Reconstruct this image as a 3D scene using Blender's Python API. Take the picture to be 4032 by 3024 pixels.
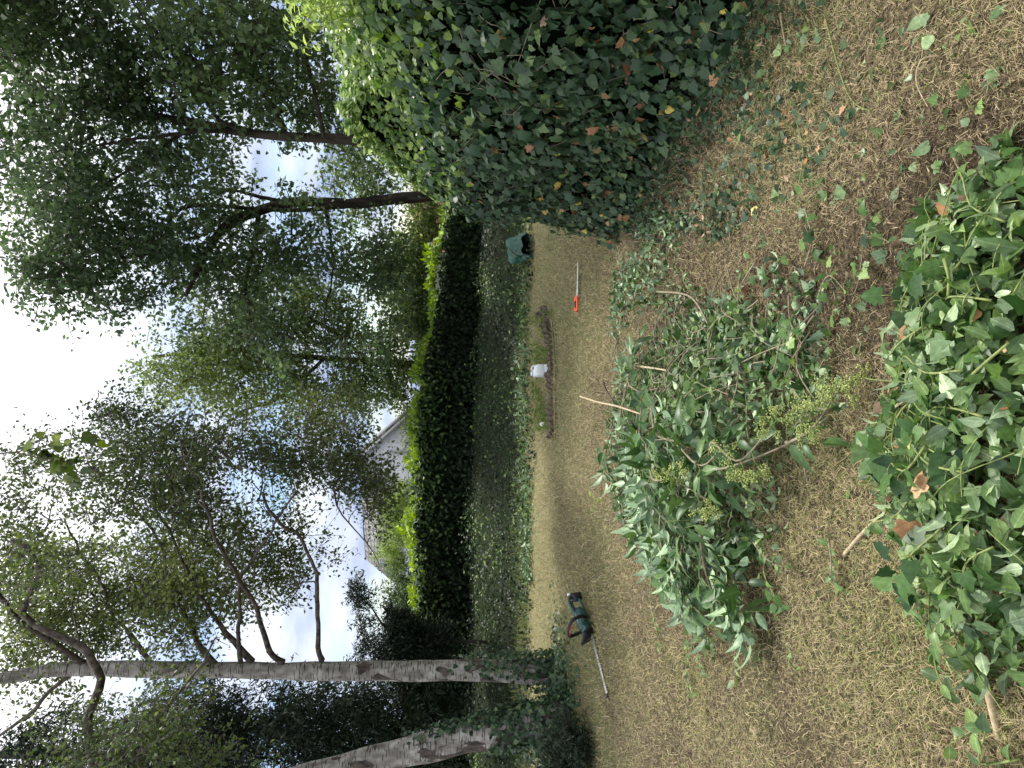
import bpy, math
import numpy as np
from mathutils import Vector, Matrix

S = bpy.context.scene
for o in list(bpy.data.objects): bpy.data.objects.remove(o)
COL = S.collection
R = np.random.default_rng(7)

# ------------------------------------------------------------------ camera
F_PX, PITCH, EYE = 2916.0, math.radians(7.08), 1.6
cp, sp = math.cos(PITCH), math.sin(PITCH)
cam_d = bpy.data.cameras.new('camera'); cam = bpy.data.objects.new('camera', cam_d); COL.objects.link(cam)
cam_d.sensor_width = 36; cam_d.lens = 36 * F_PX / 4032; cam_d.clip_end = 2000; cam_d.clip_start = 0.05
U = Vector((0, sp, cp)); Fw = Vector((0, cp, -sp)); Rt = Vector((1, 0, 0))
m = Matrix((( -U.x, Rt.x, -Fw.x, 0), (-U.y, Rt.y, -Fw.y, 0), (-U.z, Rt.z, -Fw.z, EYE), (0, 0, 0, 1)))
cam.matrix_world = m
S.camera = cam

# ------------------------------------------------------------------ world, sun, exposure
SUN_EL, SUN_AZ = math.radians(60), math.radians(28)      # azimuth from +Y towards +X
w = bpy.data.worlds.new('World'); S.world = w; w.use_nodes = True
nt = w.node_tree; nt.nodes.clear(); N = nt.nodes.new; L = nt.links.new
out = N('ShaderNodeOutputWorld'); bg = N('ShaderNodeBackground'); L(bg.outputs[0], out.inputs[0])
bg.inputs[1].default_value = 0.11
sky = N('ShaderNodeTexSky'); sky.sky_type = 'NISHITA'; sky.sun_disc = False
sky.sun_elevation = SUN_EL; sky.sun_rotation = SUN_AZ; sky.air_density = 1.0; sky.dust_density = 0.3
tc = N('ShaderNodeTexCoord'); mp = N('ShaderNodeMapping'); L(tc.outputs['Generated'], mp.inputs[0])
mp.inputs['Scale'].default_value = (1, 1, 2.6)
n1 = N('ShaderNodeTexNoise'); L(mp.outputs[0], n1.inputs['Vector'])
n1.inputs['Scale'].default_value = 4.0; n1.inputs['Detail'].default_value = 7; n1.inputs['Roughness'].default_value = .55
r1 = N('ShaderNodeValToRGB'); L(n1.outputs[0], r1.inputs[0])
r1.color_ramp.elements[0].position = .38; r1.color_ramp.elements[1].position = .53
n2 = N('ShaderNodeTexNoise'); L(mp.outputs[0], n2.inputs['Vector'])
n2.inputs['Scale'].default_value = 5.5; n2.inputs['Detail'].default_value = 6
r2 = N('ShaderNodeValToRGB'); L(n2.outputs[0], r2.inputs[0])
e = r2.color_ramp.elements
e[0].position = .40; e[0].color = (2.9, 3.6, 5.3, 1)
e[1].position = .66; e[1].color = (6.8, 7.2, 7.9, 1)
# clouds thicker and brighter higher up
sx = N('ShaderNodeSeparateXYZ'); L(tc.outputs['Generated'], sx.inputs[0])
mr = N('ShaderNodeMapRange'); L(sx.outputs['Z'], mr.inputs[0])
mr.inputs[1].default_value = .2; mr.inputs[2].default_value = .40; mr.inputs[3].default_value = 0; mr.inputs[4].default_value = 1
mb = N('ShaderNodeMix'); mb.data_type = 'RGBA'; L(mr.outputs[0], mb.inputs[0]); L(r2.outputs[0], mb.inputs[6]); mb.inputs[7].default_value = (10.5, 10.6, 10.9, 1)
mx = N('ShaderNodeMath'); mx.operation = 'MAXIMUM'; L(r1.outputs[0], mx.inputs[0]); L(mr.outputs[0], mx.inputs[1])
mm = N('ShaderNodeMix'); mm.data_type = 'RGBA'; L(mx.outputs[0], mm.inputs[0]); L(sky.outputs[0], mm.inputs[6]); L(mb.outputs[2], mm.inputs[7])
L(mm.outputs[2], bg.inputs[0])

sl = bpy.data.lights.new('sun', 'SUN'); sun = bpy.data.objects.new('sun', sl); COL.objects.link(sun)
sl.energy = 3.4; sl.angle = math.radians(7); sl.color = (1, .96, .88)
sd = Vector((math.sin(SUN_AZ) * math.cos(SUN_EL), math.cos(SUN_AZ) * math.cos(SUN_EL), math.sin(SUN_EL)))
sun.rotation_euler = sd.to_track_quat('Z', 'Y').to_euler()
vs = S.view_settings; vs.view_transform = 'Standard'; vs.look = 'None'; vs.gamma = 1; vs.exposure = 0.6
S.render.engine = 'CYCLES'
S.cycles.max_bounces = 6; S.cycles.diffuse_bounces = 3; S.cycles.transmission_bounces = 3; S.cycles.transparent_max_bounces = 4

# ------------------------------------------------------------------ helpers
K = 4032 / 2212.0                                        # I measured the photograph at 2212 x 1659
def ray(x, y):
    cx = (1512 - np.asarray(y, float) * K) / F_PX; cy = (2016 - np.asarray(x, float) * K) / F_PX
    return cx, cp + cy * sp, -sp + cy * cp
def at(x, y, D):
    a, b, c = ray(x, y); t = D / b
    return np.stack([a * t, b * t, EYE + c * t], -1)
def gr(x, y, z=0.0):
    a, b, c = ray(x, y); t = (z - EYE) / c
    return np.stack([a * t, b * t, EYE + c * t], -1)
def proj(P):
    d = P - np.array([0, 0, EYE]); f = d[..., 1] * cp - d[..., 2] * sp; u = d[..., 1] * sp + d[..., 2] * cp
    return (2016 - u / f * F_PX) / K, (1512 - d[..., 0] / f * F_PX) / K
def inpoly(x, y, poly):
    r = np.zeros(len(x), bool); n = len(poly)
    for i in range(n):
        x1, y1 = poly[i]; x2, y2 = poly[(i + 1) % n]
        if y1 == y2: continue
        c = ((y1 > y) != (y2 > y)) & (x < (x2 - x1) * (y - y1) / (y2 - y1) + x1)
        r ^= c
    return r
_nk = np.random.default_rng(3).normal(size=(14, 3)); _nk /= np.linalg.norm(_nk, axis=1)[:, None]
_np = np.random.default_rng(4).uniform(0, 6.28, 14); _nf = np.linspace(.6, 2.4, 14)
def noise(P, s=1.0, o=0.0):
    v = 0
    for k, ph, fq in zip(_nk, _np, _nf): v = v + np.sin(P @ k * s * fq + ph + o) / math.sqrt(14 / 2)
    return v                                             # about unit variance
def smooth(t): t = np.clip(t, 0, 1); return t * t * (3 - 2 * t)
EDGE = 10.9
def terrain(x, y):
    x = np.asarray(x, float); y = np.asarray(y, float)
    base = .40 + .2 * smooth((2 - x) / 5)
    z = smooth((y - EDGE) / 3.9) * base
    P = np.stack([x, y, 0 * x], -1)
    return z + .012 * noise(P, 3.0)

def mesh_obj(name, V, Fc, mat, parent=None, attrs=None, smooth_=False):
    V = np.asarray(V, np.float32); Fc = np.asarray(Fc, np.int32); k = Fc.shape[1]
    me = bpy.data.meshes.new(name)
    me.vertices.add(len(V)); me.vertices.foreach_set('co', V.ravel())
    me.loops.add(Fc.size); me.loops.foreach_set('vertex_index', Fc.ravel())
    me.polygons.add(len(Fc)); me.polygons.foreach_set('loop_start', np.arange(len(Fc), dtype=np.int32) * k)
    me.polygons.foreach_set('loop_total', np.full(len(Fc), k, np.int32))
    if smooth_: me.polygons.foreach_set('use_smooth', np.ones(len(Fc), bool))
    for an, av in (attrs or {}).items():
        av = np.asarray(av, np.float32)
        if av.ndim == 1: a = me.attributes.new(an, 'FLOAT', 'POINT'); a.data.foreach_set('value', av)
        else: a = me.attributes.new(an, 'FLOAT_VECTOR', 'POINT'); a.data.foreach_set('vector', av.ravel())
    me.update(calc_edges=True); me.validate()
    me.materials.append(mat)
    o = bpy.data.objects.new(name, me); COL.objects.link(o)
    if parent is not None: o.parent = parent
    return o
def tag(o, label=None, cat=None, group=None, kind=None):
    if label: o['label'] = label
    if cat: o['category'] = cat
    if group: o['group'] = group
    if kind: o['kind'] = kind
    return o
def thing(name, label, cat, loc=(0, 0, 0), rz=0, group=None, kind=None):
    o = bpy.data.objects.new(name, None); COL.objects.link(o); o.empty_display_size = .1
    o.location = loc; o.rotation_euler = (0, 0, rz)
    return tag(o, label, cat, group, kind)

# leaf templates: y is along the leaf, x across, z is the upper side
def tri_template(pts, faces): return np.array(pts, float), np.array(faces)
T_DIA = tri_template([(0, 0, 0), (.3, .45, .06), (0, 1, -.05), (-.3, .45, .06)], [(0, 1, 2), (0, 2, 3)])
T_NAR = tri_template([(0, 0, 0), (.13, .5, .02), (0, 1, -.08), (-.13, .5, .02)], [(0, 1, 2), (0, 2, 3)])
T_OV = tri_template([(0, 0, 0), (0, .34, -.01), (0, .7, -.04), (0, 1, -.16), (.23, .2, .06), (.29, .48, .08), (.17, .78, .01), (-.23, .2, .06), (-.29, .48, .08), (-.17, .78, .01)],
   [(0, 4, 1), (4, 5, 1), (1, 5, 2), (5, 6, 2), (2, 6, 3), (0, 1, 7), (7, 1, 8), (1, 2, 8), (8, 2, 9), (2, 3, 9)])
T_LAN = tri_template([(0, 0, 0), (0, .34, -.01), (0, .7, -.05), (0, 1, -.2), (.15, .2, .045), (.19, .48, .045), (.10, .78, -.03), (-.15, .2, .045), (-.19, .48, .045), (-.10, .78, -.03)],
   T_OV[1].tolist())
def _ivy(lob):
    # outline of a five-lobed ivy leaf, right half from base to tip, then mirrored; fan around midrib
    h = [(.11, -.07), (.28, -.12), (.45, -.02), (.37, .15), (.53, .35) , (.36, .47), (.23, .72)]
    if not lob: h = [(.12, -.05), (.30, 0), (.40, .16), (.40, .34), (.32, .54), (.2, .74), (.1, .88)]
    mid = [(0, 0, 0), (0, .18, .0), (0, .45, -.01), (0, .72, -.03), (0, 1, -.12)]
    V = list(mid); fz = lambda x, y: .10 * x - .25 * x * x - .05 * y
    for sgn in (1, -1):
        for (x, y) in h: V.append((sgn * x, y, fz(x, y)))
    Fc = []
    for si, b in ((1, 5), (-1, 12)):
        seq = [(0, b, b + 1), (0, b + 1, 1), (1, b + 1, b + 2), (1, b + 2, b + 3), (1, b + 3, 2), (2, b + 3, b + 4), (2, b + 4, b + 5), (2, b + 5, 3), (3, b + 5, b + 6), (3, b + 6, 4)]
        for t in seq: Fc.append(t if si > 0 else (t[0], t[2], t[1]))
    return np.array(V), np.array(Fc)
T_IVY = _ivy(True); T_HEART = _ivy(False)
T_BLADE = tri_template([(-.03, 0, 0), (.03, 0, 0), (.022, .55, .04), (-.022, .55, .04), (0, 1, 0)], [(0, 1, 2), (0, 2, 3), (3, 2, 4)])

def frames(nrm, tip):
    nrm = nrm / (np.linalg.norm(nrm, axis=1)[:, None] + 1e-9)
    tip = tip - nrm * np.sum(tip * nrm, 1)[:, None]; tip = tip / (np.linalg.norm(tip, axis=1)[:, None] + 1e-9)
    x = np.cross(tip, nrm)
    return np.stack([x, tip, nrm], -1)                   # columns
def inst(T, pos, Rm, sc, tint, bend=None):
    tv, tf = T; k = len(pos); n = len(tv)
    sc = np.asarray(sc, float); sc = sc[:, None] * np.ones(3) if sc.ndim == 1 else sc
    loc = tv[None] * sc[:, None, :]
    if bend is not None: loc = loc + np.stack([0 * loc[..., 0], 0 * loc[..., 0], bend[:, None] * (tv[None, :, 1] ** 2) * sc[:, 1:2]], -1)
    V = np.einsum('kij,knj->kni', Rm, loc) + pos[:, None, :]
    Fc = tf[None] + (np.arange(k) * n)[:, None, None]
    return V.reshape(-1, 3), Fc.reshape(-1, 3), np.repeat(tint, n), np.tile(tv, (k, 1))
def cat(parts):
    o = 0; Vs, Fs, Ts, Ls = [], [], [], []
    for V, Fc, t, l in parts:
        Vs.append(V); Fs.append(Fc + o); Ts.append(t); Ls.append(l); o += len(V)
    return np.concatenate(Vs), np.concatenate(Fs), np.concatenate(Ts), np.concatenate(Ls)
def leaf_obj(name, parts, mat, parent=None):
    V, Fc, t, l = cat(parts)
    return mesh_obj(name, V, Fc, mat, parent, {'tint': t, 'lc': l})
def rvec(n, rng=None): return (rng or R).normal(size=(n, 3))

def tube(path, rad, seg=8, wob=0.0, cap=True):
    P = np.asarray(path, float); n = len(P); rad = np.broadcast_to(np.asarray(rad, float), (n,))
    T = np.gradient(P, axis=0); T /= np.linalg.norm(T, axis=1)[:, None] + 1e-9
    ref = np.array([0, 0, 1.]) if abs(T[:, 2]).mean() < .8 else np.array([1., 0, 0])
    A = np.cross(T, ref); A /= np.linalg.norm(A, axis=1)[:, None] + 1e-9; B = np.cross(T, A)
    th = np.linspace(0, 2 * math.pi, seg, endpoint=False)
    ring = P[:, None] + rad[:, None, None] * (np.cos(th)[None, :, None] * A[:, None] + np.sin(th)[None, :, None] * B[:, None])
    if wob: ring = ring + (ring - P[:, None]) * (wob * noise(ring * 6))[..., None]
    V = ring.reshape(-1, 3); i = np.arange(n - 1)[:, None] * seg; j = np.arange(seg)[None]; j2 = (j + 1) % seg
    Q = np.stack([i + j, i + j2, i + seg + j2, i + seg + j], -1).reshape(-1, 4)
    if cap and seg >= 4:
        V = np.concatenate([V, P[:1], P[-1:]]); c0, c1 = n * seg, n * seg + 1
        jj = np.arange(seg); k2 = (jj + 1) % seg
        Q = np.concatenate([Q, np.stack([np.full(seg, c0), k2, jj, jj], -1), np.stack([np.full(seg, c1), (n - 1) * seg + jj, (n - 1) * seg + k2, (n - 1) * seg + k2], -1)])
    return V, Q
def quads_obj(name, parts, mat, parent=None, smooth_=True, attrs=None):
    o = 0; Vs, Fs = [], []
    for V, Q in parts: Vs.append(V); Fs.append(np.asarray(Q) + o); o += len(V)
    V = np.concatenate(Vs); Q = np.concatenate(Fs)
    # split to triangles (drops the degenerate ones of the caps)
    Tr = np.concatenate([Q[:, [0, 1, 2]], Q[Q[:, 2] != Q[:, 3]][:, [0, 2, 3]]])
    return mesh_obj(name, V, Tr, mat, parent, attrs, smooth_)
def curve(pts, n=24):
    P = np.asarray(pts, float); m_ = len(P)
    if m_ < 3: return P[0] + (P[-1] - P[0]) * np.linspace(0, 1, n)[:, None]
    t = np.linspace(0, m_ - 1 - 1e-6, n); i = t.astype(int); f = (t - i)[:, None]
    g = lambda k: P[np.clip(k, 0, m_ - 1)]
    p0, p1, p2, p3 = g(i - 1), g(i), g(i + 1), g(i + 2)
    return .5 * ((2 * p1) + (-p0 + p2) * f + (2 * p0 - 5 * p1 + 4 * p2 - p3) * f ** 2 + (-p0 + 3 * p1 - 3 * p2 + p3) * f ** 3)
def taper(a, b, n=24, p=1.0): return a + (b - a) * np.linspace(0, 1, n) ** p
def box(c, h, rz=0):
    c = np.array(c, float); s = np.array([(x, y, z) for x in (-1, 1) for y in (-1, 1) for z in (-1, 1)], float) * h
    a, b = math.cos(rz), math.sin(rz); s = np.stack([s[:, 0] * a - s[:, 1] * b, s[:, 0] * b + s[:, 1] * a, s[:, 2]], -1)
    return s + c, np.array([(0, 1, 3, 2), (4, 6, 7, 5), (0, 4, 5, 1), (2, 3, 7, 6), (0, 2, 6, 4), (1, 5, 7, 3)])

# ------------------------------------------------------------------ materials
def newmat(name):
    m_ = bpy.data.materials.new(name); m_.use_nodes = True; t = m_.node_tree; t.nodes.clear()
    o = t.nodes.new('ShaderNodeOutputMaterial'); return m_, t, o
def ramp(t, fac, stops):
    r = t.nodes.new('ShaderNodeValToRGB'); cr = r.color_ramp
    while len(cr.elements) < len(stops): cr.elements.new(.5)
    for el, (p, c) in zip(cr.elements, stops): el.position = p; el.color = (*c, 1)
    t.links.new(fac, r.inputs[0]); return r.outputs[0]
def leaf_mat(name, stops, rough=.45, trans=.35, veins='none', spec=.4, back=1.5, vein=1.5, bsat=.72):
    m_, t, o = newmat(name); n = t.nodes.new; l = t.links.new
    a = n('ShaderNodeAttribute'); a.attribute_name = 'tint'
    c = ramp(t, a.outputs['Fac'], stops)
    geo = n('ShaderNodeNewGeometry')
    # slight blotchiness
    nz = n('ShaderNodeTexNoise'); nz.inputs['Scale'].default_value = 60; l(geo.outputs['Position'], nz.inputs['Vector'])
    mr_ = n('ShaderNodeMapRange'); mr_.inputs[1].default_value = .3; mr_.inputs[2].default_value = .7; mr_.inputs[3].default_value = .78; mr_.inputs[4].default_value = 1.22
    l(nz.outputs[0], mr_.inputs[0])
    h = n('ShaderNodeHueSaturation'); l(c, h.inputs['Color']); l(mr_.outputs[0], h.inputs['Value']); c = h.outputs[0]
    if veins != 'none':
        lc = n('ShaderNodeAttribute'); lc.attribute_name = 'lc'; sp_ = n('ShaderNodeSeparateXYZ'); l(lc.outputs['Vector'], sp_.inputs[0])
        def M(op, x, y=None):
            q = n('ShaderNodeMath'); q.operation = op
            for i_, v in ((0, x), (1, y)):
                if v is None: continue
                if isinstance(v, (int, float)): q.inputs[i_].default_value = v
                else: l(v, q.inputs[i_])
            return q.outputs[0]
        ax = M('ABSOLUTE', sp_.outputs[0]); yy = sp_.outputs[1]
        if veins == 'palm':
            ang = M('ARCTAN2', ax, M('ADD', yy, .02))
            fr = M('ABSOLUTE', M('SUBTRACT', M('FRACT', M('ADD', M('MULTIPLY', ang, 1.25), .5)), .5))
            v1 = M('LESS_THAN', M('MULTIPLY', fr, M('ADD', M('ADD', ax, M('ABSOLUTE', yy)), .05)), .012)
            fac = v1
        else:
            v1 = M('LESS_THAN', ax, .018)
            fr = M('FRACT', M('MULTIPLY', M('SUBTRACT', yy, M('MULTIPLY', ax, .8)), 7))
            v2 = M('MULTIPLY', M('LESS_THAN', fr, .13), .45); fac = M('MAXIMUM', v1, v2)
        h2 = n('ShaderNodeHueSaturation'); l(c, h2.inputs['Color']); h2.inputs['Value'].default_value = vein; h2.inputs['Saturation'].default_value = .85
        mx_ = n('ShaderNodeMix'); mx_.data_type = 'RGBA'; l(fac, mx_.inputs[0]); l(c, mx_.inputs[6]); l(h2.outputs[0], mx_.inputs[7]); c = mx_.outputs[2]
    hb = n('ShaderNodeHueSaturation'); l(c, hb.inputs['Color']); hb.inputs['Saturation'].default_value = bsat; hb.inputs['Value'].default_value = back
    mb_ = n('ShaderNodeMix'); mb_.data_type = 'RGBA'; l(geo.outputs['Backfacing'], mb_.inputs[0]); l(c, mb_.inputs[6]); l(hb.outputs[0], mb_.inputs[7]); c = mb_.outputs[2]
    p = n('ShaderNodeBsdfPrincipled'); l(c, p.inputs['Base Color']); p.inputs['Roughness'].default_value = rough; p.inputs['Specular IOR Level'].default_value = spec
    tr = n('ShaderNodeBsdfTranslucent'); ht = n('ShaderNodeHueSaturation'); l(c, ht.inputs['Color']); ht.inputs['Saturation'].default_value = 1.2; ht.inputs['Value'].default_value = 1.5; ht.inputs['Hue'].default_value = .485
    l(ht.outputs[0], tr.inputs[0])
    ms = n('ShaderNodeMixShader'); ms.inputs[0].default_value = trans; l(p.outputs[0], ms.inputs[1]); l(tr.outputs[0], ms.inputs[2]); l(ms.outputs[0], o.inputs[0])
    return m_
def noise_mat(name, stops, scale=20, rough=.8, bump=.3, detail=6, mapping=(1, 1, 1), spec=.3, metal=0, coord='Object', dist=.01):
    m_, t, o = newmat(name); n = t.nodes.new; l = t.links.new
    tc_ = n('ShaderNodeTexCoord'); mp_ = n('ShaderNodeMapping'); l(tc_.outputs[coord], mp_.inputs[0]); mp_.inputs['Scale'].default_value = mapping
    nz = n('ShaderNodeTexNoise'); nz.inputs['Scale'].default_value = scale; nz.inputs['Detail'].default_value = detail; l(mp_.outputs[0], nz.inputs['Vector'])
    c = ramp(t, nz.outputs[0], stops)
    p = n('ShaderNodeBsdfPrincipled'); l(c, p.inputs['Base Color']); p.inputs['Roughness'].default_value = rough; p.inputs['Specular IOR Level'].default_value = spec; p.inputs['Metallic'].default_value = metal
    b = n('ShaderNodeBump'); b.inputs['Strength'].default_value = bump; b.inputs['Distance'].default_value = dist; l(nz.outputs[0], b.inputs['Height']); l(b.outputs[0], p.inputs['Normal'])
    l(p.outputs[0], o.inputs[0]); return m_

M_TREE = leaf_mat('dark_leaf', [(0, (.035, .07, .026)), (.6, (.07, .125, .038)), (1, (.14, .2, .045))], .5, .4, spec=.3)
M_LIGHT = leaf_mat('light_leaf', [(0, (.05, .085, .02)), (.6, (.10, .155, .03)), (1, (.19, .24, .045))], .5, .45, spec=.3)
M_BIRCH = leaf_mat('birch_leaf', [(0, (.018, .036, .010)), (.6, (.048, .08, .018)), (1, (.12, .165, .03))], .5, .4, spec=.3)
M_CONIF = leaf_mat('conifer_needle', [(0, (.008, .016, .01)), (.7, (.018, .035, .018)), (1, (.045, .07, .03))], .6, .12, spec=.2)
M_LAUR = leaf_mat('laurel_leaf', [(0, (.003, .008, .002)), (.55, (.009, .024, .006)), (.8, (.024, .052, .014)), (1, (.085, .14, .04))], .5, .1, spec=.16)  # very low albedo, the shade on the hedge face is in this colour
M_FRESH = leaf_mat('fresh_shoot', [(0, (.09, .17, .022)), (1, (.27, .39, .05))], .45, .5, spec=.3)
M_YGREEN = leaf_mat('yellow_green', [(0, (.08, .15, .02)), (1, (.22, .32, .05))], .5, .4)
IVYS = [(0, (.01, .028, .012)), (.5, (.030, .068, .030)), (.8, (.065, .115, .045)), (.93, (.13, .19, .05)), (.955, (.22, .09, .04)), (.985, (.36, .2, .1)), (1, (.55, .45, .05))]
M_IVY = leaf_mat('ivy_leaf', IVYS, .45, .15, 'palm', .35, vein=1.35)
M_IVYLIT = leaf_mat('lit_ivy_leaf', [(0, (.05, .11, .025)), (.6, (.12, .21, .04)), (1, (.24, .35, .06))], .4, .35, 'palm', .45, vein=1.3)  # brighter ivy copy, light on the upward leaves is put into the colour
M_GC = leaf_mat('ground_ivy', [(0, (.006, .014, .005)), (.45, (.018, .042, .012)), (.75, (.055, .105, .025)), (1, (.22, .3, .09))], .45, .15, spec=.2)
M_CUT = leaf_mat('cut_ivy_leaf', [(0, (.015, .042, .014)), (.45, (.045, .105, .028)), (.8, (.10, .19, .05)), (1, (.22, .33, .10))], .42, .3, 'palm', .3, back=1.5)
M_PRIV = leaf_mat('cut_privet_leaf', [(0, (.03, .065, .022)), (.45, (.085, .155, .045)), (1, (.22, .32, .10))], .42, .28, 'pinnate', .35, back=2.1, bsat=.62)
M_ELD = leaf_mat('elder_leaf', [(0, (.012, .035, .012)), (.5, (.04, .09, .026)), (1, (.10, .18, .05))], .42, .2, 'pinnate', .3, back=3.1, vein=1.3, bsat=.6)
M_DEAD = leaf_mat('dead_leaf', [(0, (.16, .07, .03)), (.5, (.32, .17, .08)), (1, (.5, .32, .18))], .6, .15, 'palm', .2, back=1.2)
M_GRASS = leaf_mat('grass_blade', [(0, (.035, .027, .017)), (.2, (.075, .058, .036)), (.36, (.225, .172, .105)), (.54, (.53, .43, .28)), (.68, (.44, .41, .19)), (.8, (.22, .25, .085)), (1, (.07, .12, .03))], .6, .25, spec=.15, back=1.0)
M_TWIG = noise_mat('twig', [(.3, (.05, .035, .022)), (.7, (.12, .09, .06))], 60)
M_GSTEM = noise_mat('green_stem', [(.3, (.10, .14, .04)), (.7, (.24, .28, .09))], 60, .5)
M_STICK = noise_mat('pale_stick', [(.3, (.26, .19, .11)), (.7, (.5, .41, .28))], 40, .7)
M_GREYS = noise_mat('grey_stem', [(.3, (.13, .11, .07)), (.7, (.28, .24, .17))], 40, .7)
M_BARK = noise_mat('dark_bark', [(.3, (.018, .014, .01)), (.7, (.07, .055, .045))], 14, .9, .8, mapping=(1, 1, .25), dist=.03)
M_CORE = noise_mat('hedge_core', [(.3, (.003, .005, .002)), (.7, (.009, .013, .006))], 10, 1, .8, spec=0)  # near-black, paints the shade between the leaves

def birch_mat():
    m_, t, o = newmat('birch_bark'); n = t.nodes.new; l = t.links.new
    tc_ = n('ShaderNodeTexCoord')
    def nz(scale, mp3, det=6, dist=0):
        mp_ = n('ShaderNodeMapping'); l(tc_.outputs['Object'], mp_.inputs[0]); mp_.inputs['Scale'].default_value = mp3
        z = n('ShaderNodeTexNoise'); z.inputs['Scale'].default_value = scale; z.inputs['Detail'].default_value = det; z.inputs['Distortion'].default_value = dist
        l(mp_.outputs[0], z.inputs['Vector']); return z.outputs[0]
    base = ramp(t, nz(13, (1, 1, .6)), [(.3, (.13, .11, .10)), (.5, (.27, .25, .23)), (.72, (.46, .44, .41))])
    lent = ramp(t, nz(16, (.55, .55, 4.5), 4), [(.40, (.06, .05, .045)), (.44, (1, 1, 1))])
    m1 = n('ShaderNodeMix'); m1.data_type = 'RGBA'; m1.blend_type = 'MULTIPLY'; m1.inputs[0].default_value = .85; l(base, m1.inputs[6]); l(lent, m1.inputs[7])
    sp_ = n('ShaderNodeSeparateXYZ'); l(tc_.outputs['Object'], sp_.inputs[0])
    mrz = n('ShaderNodeMapRange'); l(sp_.outputs[2], mrz.inputs[0]); mrz.inputs[1].default_value = .2; mrz.inputs[2].default_value = 3.0; mrz.inputs[3].default_value = .07; mrz.inputs[4].default_value = -.14
    ad = n('ShaderNodeMath'); l(nz(5.5, (1, 1, .45), 10, .5), ad.inputs[0]); l(mrz.outputs[0], ad.inputs[1])
    pf = n('ShaderNodeValToRGB'); l(ad.outputs[0], pf.inputs[0]); pf.color_ramp.elements[0].position = .555; pf.color_ramp.elements[1].position = .565
    dark = ramp(t, nz(30, (1, 1, .4)), [(.35, (.02, .016, .014)), (.65, (.11, .085, .07))])
    m2 = n('ShaderNodeMix'); m2.data_type = 'RGBA'; l(pf.outputs[0], m2.inputs[0]); l(m1.outputs[2], m2.inputs[6]); l(dark, m2.inputs[7])
    p = n('ShaderNodeBsdfPrincipled'); l(m2.outputs[2], p.inputs['Base Color']); p.inputs['Roughness'].default_value = .75
    b = n('ShaderNodeBump'); b.inputs['Strength'].default_value = .7; b.inputs['Distance'].default_value = .02
    iv = n('ShaderNodeMath'); iv.operation = 'SUBTRACT'; iv.inputs[0].default_value = 1; l(pf.outputs[0], iv.inputs[1]); l(iv.outputs[0], b.inputs['Height'])
    l(b.outputs[0], p.inputs['Normal']); l(p.outputs[0], o.inputs[0]); return m_
M_BBARK = birch_mat()
M_BLIMB = noise_mat('birch_limb', [(.35, (.03, .024, .02)), (.65, (.12, .10, .085))], 18, .85, .5)

# ------------------------------------------------------------------ ground
def ground_mat():
    m_, t, o = newmat('lawn'); n = t.nodes.new; l = t.links.new
    g = n('ShaderNodeNewGeometry')
    def nz(s, d=8, dist=0):
        z = n('ShaderNodeTexNoise'); z.inputs['Scale'].default_value = s; z.inputs['Detail'].default_value = d; z.inputs['Distortion'].default_value = dist; l(g.outputs['Position'], z.inputs['Vector']); return z.outputs[0]
    fine = ramp(t, nz(55, 8, .5), [(.3, (.014, .011, .007)), (.48, (.06, .048, .03)), (.62, (.14, .11, .065)), (.75, (.26, .21, .13))])
    grn = ramp(t, nz(70, 8, .5), [(.3, (.012, .014, .007)), (.5, (.05, .052, .022)), (.7, (.14, .14, .06))])
    pm = n('ShaderNodeValToRGB'); l(nz(1.1, 5), pm.inputs[0]); pm.color_ramp.elements[0].position = .5; pm.color_ramp.elements[1].position = .75
    m1 = n('ShaderNodeMix'); m1.data_type = 'RGBA'; l(pm.outputs[0], m1.inputs[0]); l(fine, m1.inputs[6]); l(grn, m1.inputs[7])
    sp_ = n('ShaderNodeSeparateXYZ'); l(g.outputs['Position'], sp_.inputs[0])
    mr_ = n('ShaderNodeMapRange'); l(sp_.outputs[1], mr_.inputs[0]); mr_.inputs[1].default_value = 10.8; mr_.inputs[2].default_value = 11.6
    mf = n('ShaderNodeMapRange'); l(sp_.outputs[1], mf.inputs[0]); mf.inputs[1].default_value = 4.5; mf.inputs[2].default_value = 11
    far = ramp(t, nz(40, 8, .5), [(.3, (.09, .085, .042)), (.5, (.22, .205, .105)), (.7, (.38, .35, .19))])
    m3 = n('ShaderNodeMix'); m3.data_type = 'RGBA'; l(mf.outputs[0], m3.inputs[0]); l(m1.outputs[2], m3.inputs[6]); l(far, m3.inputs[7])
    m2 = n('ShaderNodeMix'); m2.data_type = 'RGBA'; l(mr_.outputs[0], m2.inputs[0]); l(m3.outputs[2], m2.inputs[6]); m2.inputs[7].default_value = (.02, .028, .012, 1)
    p = n('ShaderNodeBsdfPrincipled'); l(m2.outputs[2], p.inputs['Base Color']); p.inputs['Roughness'].default_value = .95; p.inputs['Specular IOR Level'].default_value = .1
    b = n('ShaderNodeBump'); b.inputs['Strength'].default_value = .8; b.inputs['Distance'].default_value = .02; l(nz(60), b.inputs['Height']); l(b.outputs[0], p.inputs['Normal'])
    l(p.outputs[0], o.inputs[0]); return m_
gx = np.concatenate([[-400, -120, -50, -25], np.linspace(-14, 14, 141), [25, 50, 120, 400]])
gy = np.concatenate([[-200, -50, -15], np.linspace(-6, 22, 201), [30, 60, 150, 500]])
GX, GY = np.meshgrid(gx, gy, indexing='ij'); GZ = terrain(GX, GY) - .004
ii, jj = np.meshgrid(np.arange(len(gx) - 1), np.arange(len(gy) - 1), indexing='ij'); a = (ii * len(gy) + jj).ravel(); b = a + len(gy)
lawn = mesh_obj('ground', np.stack([GX, GY, GZ], -1).reshape(-1, 3), np.stack([a, b, b + 1, a + 1], -1), ground_mat(), smooth_=True)
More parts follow.
